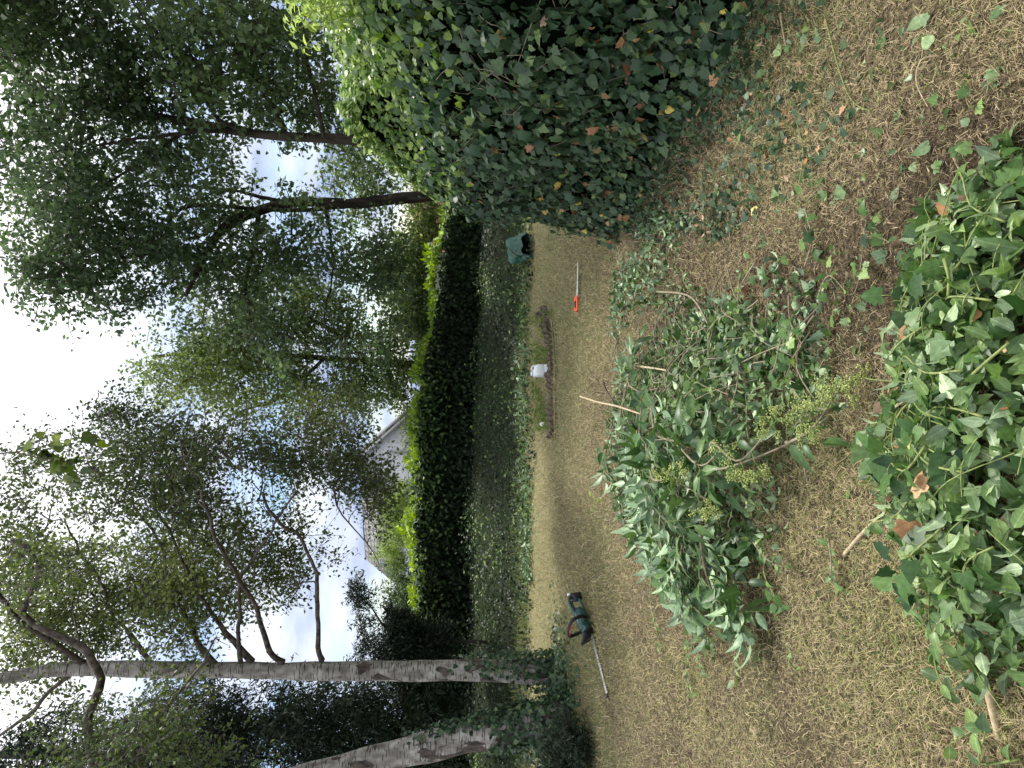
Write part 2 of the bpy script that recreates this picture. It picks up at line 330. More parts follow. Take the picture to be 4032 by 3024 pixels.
tag(lawn, kind='structure', label='dry mown lawn with bare brown patches rising to a bank')

# grass blades
def lawn_tint(P, rng):
    """0 dark thatch .. .5 straw .. 1 green"""
    x, y = P[:, 0], P[:, 1]; n = len(x)
    g = .37 + .09 * noise(P, 1.6) + .07 * noise(P, 5.0, 2.)
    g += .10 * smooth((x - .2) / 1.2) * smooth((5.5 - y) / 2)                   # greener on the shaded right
    g += .23 * smooth((y - 4.2) / 2.5)                                          # green straw band
    g += .10 * np.exp(-((x - .8) / 1.3) ** 2 - ((y - 8) / 1.6) ** 2)
    g += .22 * np.exp(-((x + 2.4) ** 2) / .6 - ((y - 7.4) ** 2) / .8)           # round the birch feet
    g += .05 * smooth((-.6 - x) / .5) * smooth((2.6 - y) / .5)
    return np.clip(g + rng.normal(0, .21 + .05 * smooth((y - 4) / 3), n), 0.0, 1)
def scatter_grass(n, ylo, yhi, size, name, label, up=.35, keep=None, rng=R, gain=0):
    y = (rng.uniform(ylo ** .5, yhi ** .5, n)) ** 2; x = rng.uniform(-.66, .66, n) * (y + .5)
    P = np.stack([x, y, terrain(x, y)], -1)
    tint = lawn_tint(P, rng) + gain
    dens = .8 + .2 * noise(P, 7.0) + .14 * noise(P, 19.0, 4.)
    k = rng.uniform(size=n) < dens + .25
    if keep is not None: k &= keep(P)
    P, tint = P[k], np.clip(tint[k], 0, 1)
    n = len(P); ang = rng.uniform(0, 6.28, n) ; el = np.abs(rng.normal(0, up, n))
    tip = np.stack([np.cos(ang) * np.cos(el), np.sin(ang) * np.cos(el), np.sin(el)], -1)
    nr = np.stack([-np.cos(ang) * np.sin(el), -np.sin(ang) * np.sin(el), np.cos(el)], -1) + .5 * rvec(n, rng)
    s = size * rng.uniform(.5, 1.6, n); sc = np.stack([s * rng.uniform(.7, 1.4, n), s, s], -1)
    P = P + [0, 0, 0.003]; P[:, 2] += rng.uniform(0, size * .25, n)
    return inst(T_BLADE, P, frames(nr, tip), sc, tint, rng.normal(-.2, .35, n))
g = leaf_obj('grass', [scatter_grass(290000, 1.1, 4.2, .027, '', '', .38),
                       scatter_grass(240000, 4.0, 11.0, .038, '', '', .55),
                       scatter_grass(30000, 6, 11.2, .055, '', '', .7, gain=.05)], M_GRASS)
tag(g, 'short dry straw coloured grass and thatch covering the lawn', 'grass', kind='stuff')

# bank: ivy ground cover between lawn and hedge
def bank():
    n = 21000; x = R.uniform(-8.5, 7.5, n); y = EDGE + R.uniform(-.12, 1, n) ** 1.0 * 4.2
    y = y + .12 * np.sin(x * 2.1) + .06 * np.sin(x * 7)
    P = np.stack([x, y, terrain(x, y)], -1); hgt = np.abs(R.normal(0, .07, n)); hgt *= (1 + .6 * noise(P, 2.5)); P[:, 2] += np.abs(hgt)
    s = R.uniform(.035, .08, n)
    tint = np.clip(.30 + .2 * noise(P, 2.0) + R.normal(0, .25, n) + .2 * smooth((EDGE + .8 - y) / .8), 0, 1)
    nr = np.stack([0 * x, 0 * x - .5, 0 * x + 1], -1) + .6 * rvec(n); tip = rvec(n) - [0, .3, .4]
    return inst(T_OV, P, frames(nr, tip), s, tint)
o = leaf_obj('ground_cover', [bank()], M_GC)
tag(o, 'low ivy and fallen laurel leaves on the bank below the hedge', 'ground cover', kind='stuff')
def fringe():
    n = 9000; x = R.uniform(-8, 2.2, n); k = R.uniform(size=n) < .25 + .75 * smooth((-x - .8) / 1.5); x = x[k]; n = len(x)
    y = EDGE + .05 + np.abs(R.normal(0, .35, n)); P = np.stack([x, y, terrain(x, y)], -1)
    tip = rvec(n) * .45 + [0, 0, 1]; nr = rvec(n); s = R.uniform(.06, .2, n)
    return inst(T_BLADE, P, frames(nr, tip), np.stack([s * .7, s, s], -1), np.clip(R.normal(.86, .1, n), .6, 1), R.normal(-.2, .3, n))
o = leaf_obj('grass_fringe', [fringe()], M_GRASS)
tag(o, 'long green grass growing along the foot of the bank', 'grass', kind='stuff')

# ------------------------------------------------------------------ laurel hedge
def hedge_line(x):
    y = 14.9 + .0 * x
    top = np.interp(x, [-9, -6.5, -4.9, -3.4, -2.0, -1.2, -.3, .6, 1.4, 3.0, 6, 9], [1.75, 1.72, 1.66, 1.70, 1.72, 1.66, 1.62, 1.5, 1.28, 1.10, 1.06, 1.0])
    return y, top
H = thing('laurel_hedge', 'long dark clipped laurel hedge with bright green shoots along its top', 'hedge', (0, 14.9, .4))
hx = np.linspace(-9.5, 9.5, 120); yy, tp = hedge_line(hx)
rows = []
for (dy, fz) in ((.26, 0), (.24, .3), (.24, .9), (.3, .97), (1.0, .97), (1.2, .9), (1.2, 0)):
    z = terrain(hx, yy) - .1 + (tp - .14 - terrain(hx, yy) + .1) * fz
    rows.append(np.stack([hx, yy + dy + .03 * np.sin(hx * 3), z], -1))
Vh = np.stack(rows, 1).reshape(-1, 3); nr_ = len(rows); ia, ja = np.meshgrid(np.arange(119), np.arange(nr_ - 1), indexing='ij'); a = (ia * nr_ + ja).ravel()
loc = np.array([0, 14.9, .4])
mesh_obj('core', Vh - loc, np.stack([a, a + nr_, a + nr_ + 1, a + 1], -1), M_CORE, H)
n = 15000; x = R.uniform(-9, 8.5, n); y, tp = hedge_line(x); f = R.uniform(size=n) ** .8; zb = terrain(x, y)
P = np.stack([x, y + .06, zb + (tp - zb) * f], -1); P[:, 1] += R.normal(-.04, .05, n) + .05 * noise(P, 2.2)
tip = np.stack([R.normal(0, .5, n), -.5 + R.normal(0, .3, n), R.normal(-.35, .6, n)], -1); nr = np.stack([R.normal(0, .4, n), -.8 + 0 * x, .5 + R.normal(0, .4, n)], -1)
tint = np.clip(R.normal(.4, .22, n) + .12 * noise(P, 1.2), 0, 1)
leaf_obj('foliage', [inst(T_OV, P - loc, frames(nr, tip), R.uniform(.08, .13, n), tint)], M_LAUR, H)
n = 3800; x = R.uniform(-9, 8.5, n); y, tp = hedge_line(x); P = np.stack([x, y - .02 + R.normal(-.03, .04, n), tp - np.abs(R.normal(0, .28, n))], -1)
tip = np.stack([R.normal(0, .5, n), -.5 + R.normal(0, .3, n), R.normal(-.1, .6, n)], -1); nr = np.stack([R.normal(0, .4, n), -.6 + 0 * x, .7 + R.normal(0, .4, n)], -1)
leaf_obj('upper_foliage', [inst(T_OV, P - loc, frames(nr, tip), R.uniform(.07, .12, n), R.uniform(.6, 1, n))], M_LAUR, H)
n = 9500; x = R.uniform(-9, 8.5, n); y, tp = hedge_line(x); P = np.stack([x, y + R.uniform(-.12, .8, n), tp - .10 + np.abs(R.normal(0, .06, n))], -1)
P[:, 2] += .03 + .08 * noise(P, 2.6) + .05 * noise(P, 7); tip = np.stack([R.normal(0, .5, n), R.normal(-.1, .5, n), .5 + np.abs(R.normal(.4, .3, n))], -1); nr = rvec(n) * .6 + [0, -.6, .5]
leaf_obj('fresh_shoots', [inst(T_OV, P - loc, frames(nr, tip), R.uniform(.07, .14, n), R.uniform(0, 1, n))], M_FRESH, H)

# ------------------------------------------------------------------ ivy hedge on the right
def ivy_hedge():
    path = curve([(2.65, 1.4), (2.35, 2.4), (1.93, 3.84), (1.56, 5.1), (1.38, 5.8), (1.42, 6.12), (1.75, 6.3), (3.0, 6.5), (4.2, 6.6)], 70)
    prof = np.array([(-.26, 0), (-.15, .22), (-.08, .5), (-.06, .95), (-.01, 1.34), (.08, 1.58), (.2, 1.8), (.42, 2.03), (.75, 2.22), (1.0, 2.25), (1.25, 2.1)])
    prof = curve(prof, 50)
    sl_ = np.concatenate([[0], np.cumsum(np.linalg.norm(np.diff(path, axis=0), axis=1))]); st = np.concatenate([[0], np.cumsum(np.linalg.norm(np.diff(prof, axis=0), axis=1))])
    tg = np.gradient(path, axis=0); tg /= np.linalg.norm(tg, axis=1)[:, None]; inw = np.stack([tg[:, 1], -tg[:, 0]], -1)
    def surf(s, t, off):
        px = np.interp(s, sl_, path[:, 0]); py = np.interp(s, sl_, path[:, 1]); nx = np.interp(s, sl_, inw[:, 0]); ny = np.interp(s, sl_, inw[:, 1])
        ln = np.hypot(nx, ny); nx, ny = nx / ln, ny / ln
        d = np.interp(t, st, prof[:, 0]); z = np.interp(t, st, prof[:, 1]); d2 = np.interp(t + .02, st, prof[:, 0]); z2 = np.interp(t + .02, st, prof[:, 1]); d1 = np.interp(t - .02, st, prof[:, 0]); z1 = np.interp(t - .02, st, prof[:, 1])
        td, tz = d2 - d1 + 1e-6, z2 - z1; q = np.hypot(td, tz); td, tz = td / q, tz / q
        nrm = np.stack([-nx * tz, -ny * tz, td], -1)
        # towards the near end the top comes down to the eye
        P = np.stack([px + nx * d, py + ny * d, z * np.interp(py, [1.4, 3.8, 5.7], [1.05, 1.03, .93])], -1)
        b = .055 * noise(P, 2.4) + .03 * noise(P, 6, 1.)
        return P + nrm * (b + off)[:, None], nrm
    return sl_[-1], st[-1], surf
LS, LT, isurf = ivy_hedge()
IL = np.array([2.2, 4.0, 0])
IH = thing('ivy_hedge', 'large rounded ivy covered hedge close on the right with shiny leaves', 'hedge', IL)
s, t = np.meshgrid(np.linspace(0, LS, 90), np.linspace(0, LT * .93, 60), indexing='ij'); P, _ = isurf(s.ravel(), t.ravel(), np.full(s.size, -.13))
ia, ja = np.meshgrid(np.arange(89), np.arange(59), indexing='ij'); a = (ia * 60 + ja).ravel()
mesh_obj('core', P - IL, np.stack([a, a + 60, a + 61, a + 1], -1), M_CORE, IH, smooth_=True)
parts, top = [], []
for k, (n, offm) in enumerate(((9000, -.045), (11000, -.01), (5000, .03))):
    s = R.uniform(.6, LS, n); t = R.uniform(0, LT, n); P, nr0 = isurf(s, t, offm + R.normal(0, .02, n))
    up = nr0[:, 2]; hole = noise(P, 15, 3.) > 1.55
    ht = np.clip(P[:, 2] / 1.6, 0, 1)
    nr = nr0 + .5 * rvec(n) + [0, 0, .25]; tip = .55 * rvec(n) + [0, -.1, -1] + np.array([0, 0, .8]) * np.clip(up, 0, 1)[:, None] * R.uniform(0, 1, n)[:, None]
    sz = R.uniform(.035, .085, n) * (1 - .15 * (P[:, 1] > 5)); tint = np.clip(R.beta(2, 2.2, n) * .95 + .05 * noise(P, 3), 0, .93)
    br = R.uniform(size=n) < np.interp(P[:, 2], [0, .8, 1.4], [.06, .045, .0]); tint[br] = R.uniform(.94, 1, br.sum())
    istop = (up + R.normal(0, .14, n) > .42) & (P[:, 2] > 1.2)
    f = ~istop & ~hole
    tr = R.uniform(size=n) < .75
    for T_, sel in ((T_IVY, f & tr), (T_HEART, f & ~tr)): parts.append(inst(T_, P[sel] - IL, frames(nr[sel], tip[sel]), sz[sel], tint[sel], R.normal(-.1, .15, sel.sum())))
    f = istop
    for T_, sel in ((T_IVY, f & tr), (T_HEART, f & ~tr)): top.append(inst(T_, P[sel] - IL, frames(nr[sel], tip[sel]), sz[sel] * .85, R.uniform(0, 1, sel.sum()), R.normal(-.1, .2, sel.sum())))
leaf_obj('foliage', parts, M_IVY, IH); leaf_obj('lit_top_foliage', top, M_IVYLIT, IH)
# stems showing between leaves
st_ = []
for k in range(120):
    s0 = R.uniform(1, LS * .8); t0 = R.uniform(0, 1.3); q = curve([isurf(np.array([s0 + i * R.normal(0, .05)]), np.array([t0 + .11 * i]), np.array([R.normal(-.01, .02)]))[0][0] for i in range(4)], 8)
    st_.append(tube(q - IL, .0025, 4, cap=False))
quads_obj('stems', st_, M_GREYS, IH)
# a few long shoots standing up at the back of the top (fresh privet)
def shoots(n, fn, L0, lf, rng=R):
    St, Lf = [], []
    for k in range(n):
        p0, d = fn(k); q = curve([p0, p0 + d * L0 * .5 + rvec(1, rng)[0] * .02, p0 + d * L0 + rvec(1, rng)[0] * .05], 10); St.append(tube(q, taper(.003, .0012, 10), 4, cap=False))
        m_ = 14; tt = np.linspace(.15, 1, m_); P = np.stack([np.interp(tt, np.linspace(0, 1, 10), q[:, i]) for i in range(3)], -1)
        side = rvec(m_, rng); dd = q[-1] - q[0]; dd = dd / np.linalg.norm(dd); side -= dd * (side @ dd)[:, None]; side /= np.linalg.norm(side, axis=1)[:, None]; side *= np.where(np.arange(m_) % 2, 1, -1)[:, None]
        Lf.append(inst(T_LAN, P, frames(dd + .6 * rvec(m_, rng), side + dd * .6), lf * rng.uniform(.7, 1.2, m_), rng.uniform(0, 1, m_)))
    return St, Lf
def fn(k):
    y = R.uniform(3.9, 4.7); x = y * .50 + R.uniform(-.1, .25); return np.array([x, y, 2.0 + R.uniform(-.1, .15)]) - IL, np.array([R.normal(0, .25), R.normal(0, .2), 1.0])
a_, b_ = shoots(46, fn, .26, .055)
quads_obj('shoot_stems', a_, M_GSTEM, IH); leaf_obj('shoots', b_, M_FRESH, IH)

# ------------------------------------------------------------------ trees
def crown(blobs, n_cl,  per, leaf, T_=T_DIA, droop=.5, twl=.35, spread=.07, gap=.35, tint0=.45, nz=1.2, rng=R, nearcam=1.5, dy=0.0, fine=.95):
    """leaves set along short twigs that fill several ellipsoids; returns leaf part and twig centres"""
    vol = np.array([b_[3] * b_[4] * (b_[2] ** 1.0) * b_[5] ** .5 for b_ in blobs]); vol = vol / vol.sum()
    C = []
    for bb, v in zip(blobs, vol):
        x, y, D, rz_, ry_, rd = bb[:6]; D = D + dy; c = at(x, y, D); m_ = int(n_cl * v) + 1
        d = rvec(m_, rng); d /= np.linalg.norm(d, axis=1)[:, None]; r = rng.uniform(0, 1, m_) ** .42
        px = D / 1600.0
        C.append(c + d * r[:, None] * np.array([ry_ * px, rd, rz_ * px]))
    C = np.concatenate(C); C = C[(noise(C, nz, 5.) < 1.45 - gap * 2) & (noise(C, nz * 2.6, 2.) < fine)]
    C = C[C[:, 1] > nearcam]
    m_ = len(C); d = rvec(m_, rng) * [1, 1, .5] + [0, 0, -droop]; d /= np.linalg.norm(d, axis=1)[:, None]
    tt = rng.uniform(0, 1, (m_, per)); P = C[:, None] + d[:, None] * (tt * twl)[..., None] + rng.normal(0, spread, (m_, per, 3)); P = P.reshape(-1, 3); k = len(P)
    tip = np.repeat(d, per, 0) * .5 + .6 * rvec(k, rng) + [0, 0, -droop]; nr = .9 * rvec(k, rng) + [0, 0, .8]
    tint = np.clip(np.repeat(np.clip(tint0 + .16 * noise(C, 1.1, 9.) + rng.normal(0, .08, m_), 0, 1), per) + rng.normal(0, .14, k), 0, 1)
    return inst(T_, P, frames(nr, tip), leaf * rng.uniform(.65, 1.25, k), tint), C, d
def branches(C, d, limbs, twl, n, rng=R, r0=.012, tw=3000):
    """thin branches from the nearest limb point to twigs, plus the twigs"""
    Lp = np.concatenate(limbs); out = []
    sel = rng.choice(len(C), min(n, len(C)), replace=False)
    dd0 = np.array([np.linalg.norm(Lp - C[i], axis=1).min() for i in sel]); sel = sel[np.argsort(dd0)]
    for i in sel:
        c = C[i]; dist = np.linalg.norm(Lp - c, axis=1); dist = dist + .5 * np.maximum(Lp[:, 2] - c[2], 0); j = int(np.argmin(dist)); p = Lp[j]; L_ = np.linalg.norm(c - p)
        if L_ < .1 or L_ > 2.2: continue
        q = curve([p, p + (c - p) * .45 + rng.normal(0, .1 * L_, 3) + [0, 0, .05 * L_], c, c + d[i] * twl], 9)
        out.append(tube(q, taper(min(.004 + r0 * L_, .022), .0025, 9), 4, cap=False)); Lp = np.concatenate([Lp, q[2:7]])
    idx = rng.choice(len(C), min(tw, len(C)), replace=False)
    for i in idx: out.append(tube(np.stack([C[i] - d[i] * .06, C[i] + d[i] * twl]), [.003, .0018], 3, cap=False))
    return out
def make_tree(name, label, trunk, tr, limbs, lr, cr, mats, group=None, nb=250, tw=1500, r0=.012, tseg=14):
    base = np.array(trunk[0], float); rt = thing(name, label, 'tree', base, group=group)
    tq = curve(trunk, 50); rad = np.interp(np.linspace(0, 1, 50), np.linspace(0, 1, len(tr)), tr)
    quads_obj('trunk', [tube(tq - base, rad, tseg, .05)], mats[0], rt)
    lq = []
    for l_, r_ in zip(limbs, lr):
        q = curve(l_, 30); sc_ = np.linspace(0, 1, 30)[:, None] * .022; q = q + sc_ * np.stack([noise(q, 5, k_) for k_ in (0., 2., 4.)], -1) + sc_ * .6 * np.stack([noise(q, 14, k_) for k_ in (1., 3., 5.)], -1); lq.append(q); quads_obj('limb', [tube(q - base, taper(r_[0], r_[1], 30, .7), 8, .06)], mats[1], rt)
    part, C, d = crown(**cr)
    V, Fc, t_, l_ = part
    leaf_obj('crown', [(V - base, Fc, t_, l_)], mats[2], rt)
    bq = branches(C, d, [tq[int(len(tq) * .35):]] + lq, cr.get('twl', .35), nb, r0=r0, tw=tw)
    if bq: quads_obj('twigs', [(v - base, q) for v, q in bq], mats[1], rt)
    return rt
A = lambda x, y, D: at(x, y, D)
def G(x, y): p = gr(x, y); p[2] = 0; return p

# right tree nearest: trunk behind the ivy hedge
b0 = A(1000, 320, 10.5); b0[2] = 0
make_tree('leafy_tree', 'dark leafy tree whose trunk rises behind the middle of the ivy hedge', [b0, A(760, 302, 10.5), A(560, 290, 10.6), A(400, 262, 10.7), A(250, 235, 10.8), A(60, 200, 11)],
  [.075, .07, .065, .055, .045, .03],
  [[A(560, 290, 10.6), A(470, 250, 10.4), A(380, 120, 10), A(300, 40, 9.7)], [A(620, 293, 10.6), A(560, 180, 10.3), A(520, 120, 10), A(460, 10, 9.6)], [A(430, 268, 10.7), A(330, 330, 10.9), A(200, 420, 11)], [A(500, 280, 10.6), A(300, 300, 10.2), A(120, 330, 10)], [A(700, 298, 10.5), A(640, 60, 9.8), A(520, 0, 9.6)]],
  [(.04, .015), (.04, .015), (.035, .012), (.035, .012), (.035, .015)],
  dict(blobs=[(780, 330, 11.5, 50, 60, .8), (90, 90, 10, 160, 190, 1.5), (160, 300, 10.6, 190, 170, 1.5), (350, 90, 10, 170, 180, 1.4), (380, 250, 10.8, 150, 130, 1.3), (590, 40, 9.5, 150, 110, 1.2), (590, 180, 10.5, 120, 110, 1.2), (700, 250, 11.5, 80, 90, 1.0), (60, 0, 9.5, 200, 150, 1.2), (480, 0, 9, 200, 80, 1.)],
       n_cl=3300, per=10, leaf=.10, droop=.5, gap=.22, fine=.7, tint0=.36), (M_BARK, M_BARK, M_TREE), nb=600, r0=.016, tw=2600)
b0 = A(1030, 410, 13); b0[2] = .3
make_tree('leafy_tree', 'dark leafy tree with a thick leaning trunk showing past the hedge end', [b0, A(870, 428, 13), A(760, 440, 13), A(640, 436, 13), A(540, 462, 12.8), A(480, 495, 12.6), A(440, 560, 12.4), A(400, 640, 12.2)],
  [.105, .1, .092, .085, .08, .07, .055, .03],
  [[A(560, 455, 13), A(545, 540, 12.5), A(530, 620, 12.2), A(540, 700, 12)], [A(760, 440, 13), A(640, 455, 12.8), A(400, 450, 12.5), A(340, 540, 12.3), A(260, 560, 12)], [A(620, 437, 13), A(400, 400, 12.7), A(150, 420, 12.5)], [A(700, 440, 13), A(720, 560, 12.8), A(700, 680, 12.6)]],
  [(.045, .015), (.045, .015), (.04, .012), (.03, .01)],
  dict(blobs=[(120, 480, 12.5, 180, 130, 1.6), (300, 540, 12.3, 170, 130, 1.6), (200, 620, 12, 130, 75, 1.2), (480, 610, 12.3, 150, 130, 1.5), (420, 420, 12.8, 130, 100, 1.4), (620, 540, 12.6, 130, 130, 1.4), (760, 640, 12.8, 110, 130, 1.3), (640, 700, 12.6, 110, 90, 1.2), (110, 620, 12, 60, 90, 1.), (780, 400, 13.5, 90, 90, 1.), (780, 500, 14, 60, 70, .8), (820, 560, 13, 60, 90, .9), (830, 690, 13.2, 55, 90, .9), (790, 760, 13.4, 60, 70, .8)],
       n_cl=3900, per=10, leaf=.098, droop=.5, gap=.2, fine=.7, tint0=.36), (M_BARK, M_BARK, M_TREE), nb=600, r0=.016, tw=2600)
# paler tree in the middle
b0 = A(1000, 790, 16.5); b0[2] = .4
make_tree('leafy_tree', 'lighter green spreading tree behind the middle of the laurel hedge', [b0, A(850, 785, 16.5), A(650, 770, 16.4), A(480, 760, 16.3), A(330, 770, 16.2)],
  [.09, .08, .06, .045, .03],
  [[A(800, 785, 16.5), A(700, 700, 16), A(600, 640, 15.6)], [A(700, 775, 16.5), A(600, 860, 16), A(480, 900, 15.7)]], [(.06, .02), (.05, .015)],
  dict(blobs=[(560, 780, 15.8, 150, 120, 1.6), (400, 800, 15.6, 110, 80, 1.4), (700, 740, 16, 120, 120, 1.5), (780, 830, 16, 60, 60, 1.), (620, 660, 15.8, 140, 80, 1.2), (480, 700, 15.8, 120, 70, 1.2), (340, 730, 15.6, 60, 60, 1), (840, 790, 15.8, 50, 80, .8), (700, 850, 15.6, 80, 60, .9)],
       n_cl=2900, per=14, leaf=.085, droop=.5, gap=.16, tint0=.5), (M_BARK, M_BARK, M_LIGHT), nb=150)

# birch with limbs reaching right
bd = 8.6; tb = G(1205, 1452); bd = float(tb[1])
trk = [tb + [0, 0, -.05], A(1100, 1450, bd), A(950, 1449, bd), A(740, 1450, bd), A(550, 1449, bd), A(333, 1446, bd), A(180, 1444, bd), A(90, 1450, bd), A(0, 1466, bd - .1), A(-150, 1480, bd - .3)]
B = lambda x, y, k=0: A(x, y, bd + k)
bl = [[B(695, 1425), B(688, 1400, -.1), B(684, 1300, -.3), B(672, 1200, -.4), B(610, 1120, -.6), B(560, 1060, -.8)],
      [B(612, 1430), B(585, 1410, -.1), B(560, 1345, -.3), B(545, 1285, -.4), B(515, 1235, -.5), B(470, 1160, -.7), B(440, 1060, -.9)],
      [B(545, 1430), B(510, 1395, .1), B(465, 1345, .2), B(435, 1290, .2), B(400, 1210, .3), B(330, 1100, .5)],
      [B(520, 1432), B(515, 1390, -.2), B(518, 1320, -.3), B(530, 1240, -.4), B(555, 1190, -.5), B(640, 1060, -.7)],
      [B(465, 1435), B(430, 1395, .1), B(405, 1345, .3), B(375, 1270, .3), B(350, 1180, .5), B(280, 1080, .8)],
      [B(190, 1440), B(130, 1400, -.1), B(60, 1350, -.2), B(20, 1290, -.3), B(-60, 1200, -.4)],
      [B(330, 1440), B(290, 1380, .3), B(240, 1320, .4), B(200, 1220, .5), B(130, 1120, .7)],
      [B(160, 1450), B(100, 1500, .1), B(40, 1560, .2), B(-60, 1620, .3)]]
make_tree('birch_tree', 'upright white barked birch with long limbs reaching over the lawn', trk, [.155, .135, .115, .102, .093, .086, .08, .07, .06, .05], bl,
  [(.036, .014), (.042, .015), (.04, .014), (.028, .011), (.038, .013), (.04, .02), (.028, .011), (.03, .012)],
  dict(dy=.75, fine=1.0, blobs=[(600, 1150, 8.2, 120, 120, 1.2), (500, 1000, 8.3, 170, 130, 1.4), (380, 1150, 8.6, 150, 140, 1.4), (280, 1000, 8.6, 130, 130, 1.4), (200, 1230, 8.8, 150, 150, 1.4), (100, 1380, 8.5, 130, 100, 1.2), (650, 1010, 8.3, 130, 90, 1.1), (400, 1330, 8.4, 120, 90, 1.2), (160, 1120, 8.9, 90, 100, 1.2), (330, 1280, 8.9, 130, 110, 1.2), (40, 1010, 8.8, 60, 90, 1.), (220, 900, 8.6, 60, 50, .8), (760, 1090, 8.6, 60, 90, .8), (560, 1250, 8.3, 90, 60, .8), (690, 1180, 8.3, 50, 60, .5), (700, 900, 9.5, 90, 70, .9), (30, 1180, 8.6, 90, 110, 1), (800, 1030, 8.2, 40, 60, .6), (800, 1110, 8.2, 50, 70, .6), (740, 960, 8.3, 70, 70, .7)],
       n_cl=7800, per=9, leaf=.056, droop=.7, twl=.3, spread=.055, gap=.17, tint0=.5, nz=1.8), (M_BBARK, M_BLIMB, M_BIRCH), nb=800, tw=3800, r0=.012)
# leaning birch on the left
t2 = G(1232, 1545); d2 = float(t2[1])
trk2 = [t2 + [0, 0, -.05], A(1130, 1565, d2), A(1030, 1588, d2), A(900, 1618, d2), A(738, 1662, d2 - .05), A(500, 1730, d2 - .2), A(200, 1800, d2 - .4), A(-100, 1850, d2 - .6)]
make_tree('birch_tree', 'leaning white birch at the left edge with ivy round its foot', trk2, [.20, .18, .165, .155, .145, .13, .11, .08],
  [[A(300, 1780, d2 - .3), A(215, 1690, d2 - .3), A(190, 1560, d2 - .4), A(215, 1480, d2 - .4), A(180, 1400, d2 - .3), A(60, 1330, d2 - .2), A(75, 1220, d2 - .1), A(30, 1160, d2)],
   [A(400, 1760, d2 - .2), A(300, 1640, d2 - .8), A(400, 1480, d2 - 1.4), A(480, 1370, d2 - 1.6)]],
  [(.055, .028), (.03, .006)],
  dict(blobs=[(130, 1640, 6.6, 130, 70, 1.0), (300, 1630, 6.4, 130, 60, .9), (350, 1540, 6.4, 80, 50, .7), (370, 1480, 6.4, 70, 35, .5), (500, 1640, 6.6, 90, 40, .6), (90, 1230, 6.8, 90, 70, .7)],
       n_cl=720, per=10, leaf=.046, droop=.8, twl=.3, spread=.055, gap=.1, tint0=.45, nz=1.8), (M_BBARK, M_BLIMB, M_BIRCH), nb=60, tw=400, r0=.005)

# ivy climbing round the feet of the two birches
def foot_ivy(name, label, axis, rads, n, hmax, seed, cover, mound=None):
    rng = np.random.default_rng(seed); q = curve(axis, 40); base = q[0].copy(); base[2] = 0
    tt = rng.beta(1, 1.25, n) * hmax; th = rng.uniform(0, 6.28, n)
    r = np.interp(tt, np.linspace(0, 1, len(rads)), rads); c = np.stack([np.interp(tt, np.linspace(0, 1, 40), q[:, i]) for i in range(3)], -1)
    k = rng.uniform(size=n) < cover(tt, th); c, r, th, tt = c[k], r[k], th[k], tt[k]; n = len(c)
    dr = np.stack([np.cos(th), np.sin(th), 0 * th], -1); P = c + dr * (r + np.abs(rng.normal(.01, .03, n)))[:, None]
    sz = rng.uniform(.03, .06, n); parts = [inst(T_IVY, P - base, frames(dr + .45 * rvec(n, rng) + [0, 0, .3], .5 * rvec(n, rng) + [0, 0, -1]), sz, np.clip(rng.beta(2, 2.5, n), 0, .9))]
    if mound:
        m_, rx, ry, hz, cx, cy = mound; P = rng.normal(size=(m_, 3)) * [rx, ry, 0] + [base[0] + cx, base[1] + cy, 0]
        hh = hz * np.exp(-((P[:, 0] - base[0] - cx) / rx) ** 2 * .7 - ((P[:, 1] - base[1] - cy) / ry) ** 2 * .7); P[:, 2] = terrain(P[:, 0], P[:, 1]) + hh * rng.uniform(.3, 1.05, m_)
        parts.append(inst(T_IVY, P - base, frames(.5 * rvec(m_, rng) + [0, -.4, 1], rvec(m_, rng) + [0, -.3, -.3]), rng.uniform(.025, .055, m_), np.clip(rng.beta(2, 2.2, m_), 0, .92)))
    o = leaf_obj(name, parts, M_IVY); o.location = base; return tag(o, label, 'plant')
foot_ivy('ivy_plant', 'dark ivy wrapped round the foot of the upright birch', trk[:3], [.2, .19, .17, .15], 1900, .95, 21,
   lambda t_, th: np.where(np.sin(th + 1.9) > .25 - 0 * t_, np.interp(t_, [0, .5, .95], [1, .85, .0]), np.interp(t_, [0, .35, .6], [1, .4, 0])), (900, .42, .3, .12, -.1, -.15))
foot_ivy('ivy_plant', 'ivy climbing the leaning birch and spreading over the ground below', trk2[:5], [.24, .2, .18, .16, .16], 2600, .8, 22,
   lambda t_, th: np.where(np.cos(th - .3) > .1 + .5 * t_, np.interp(t_, [0, .6, .9], [1, .9, .35]), np.interp(t_, [0, .35, .5], [1, .8, 0])), (2600, .5, .42, .5, -.35, .1))

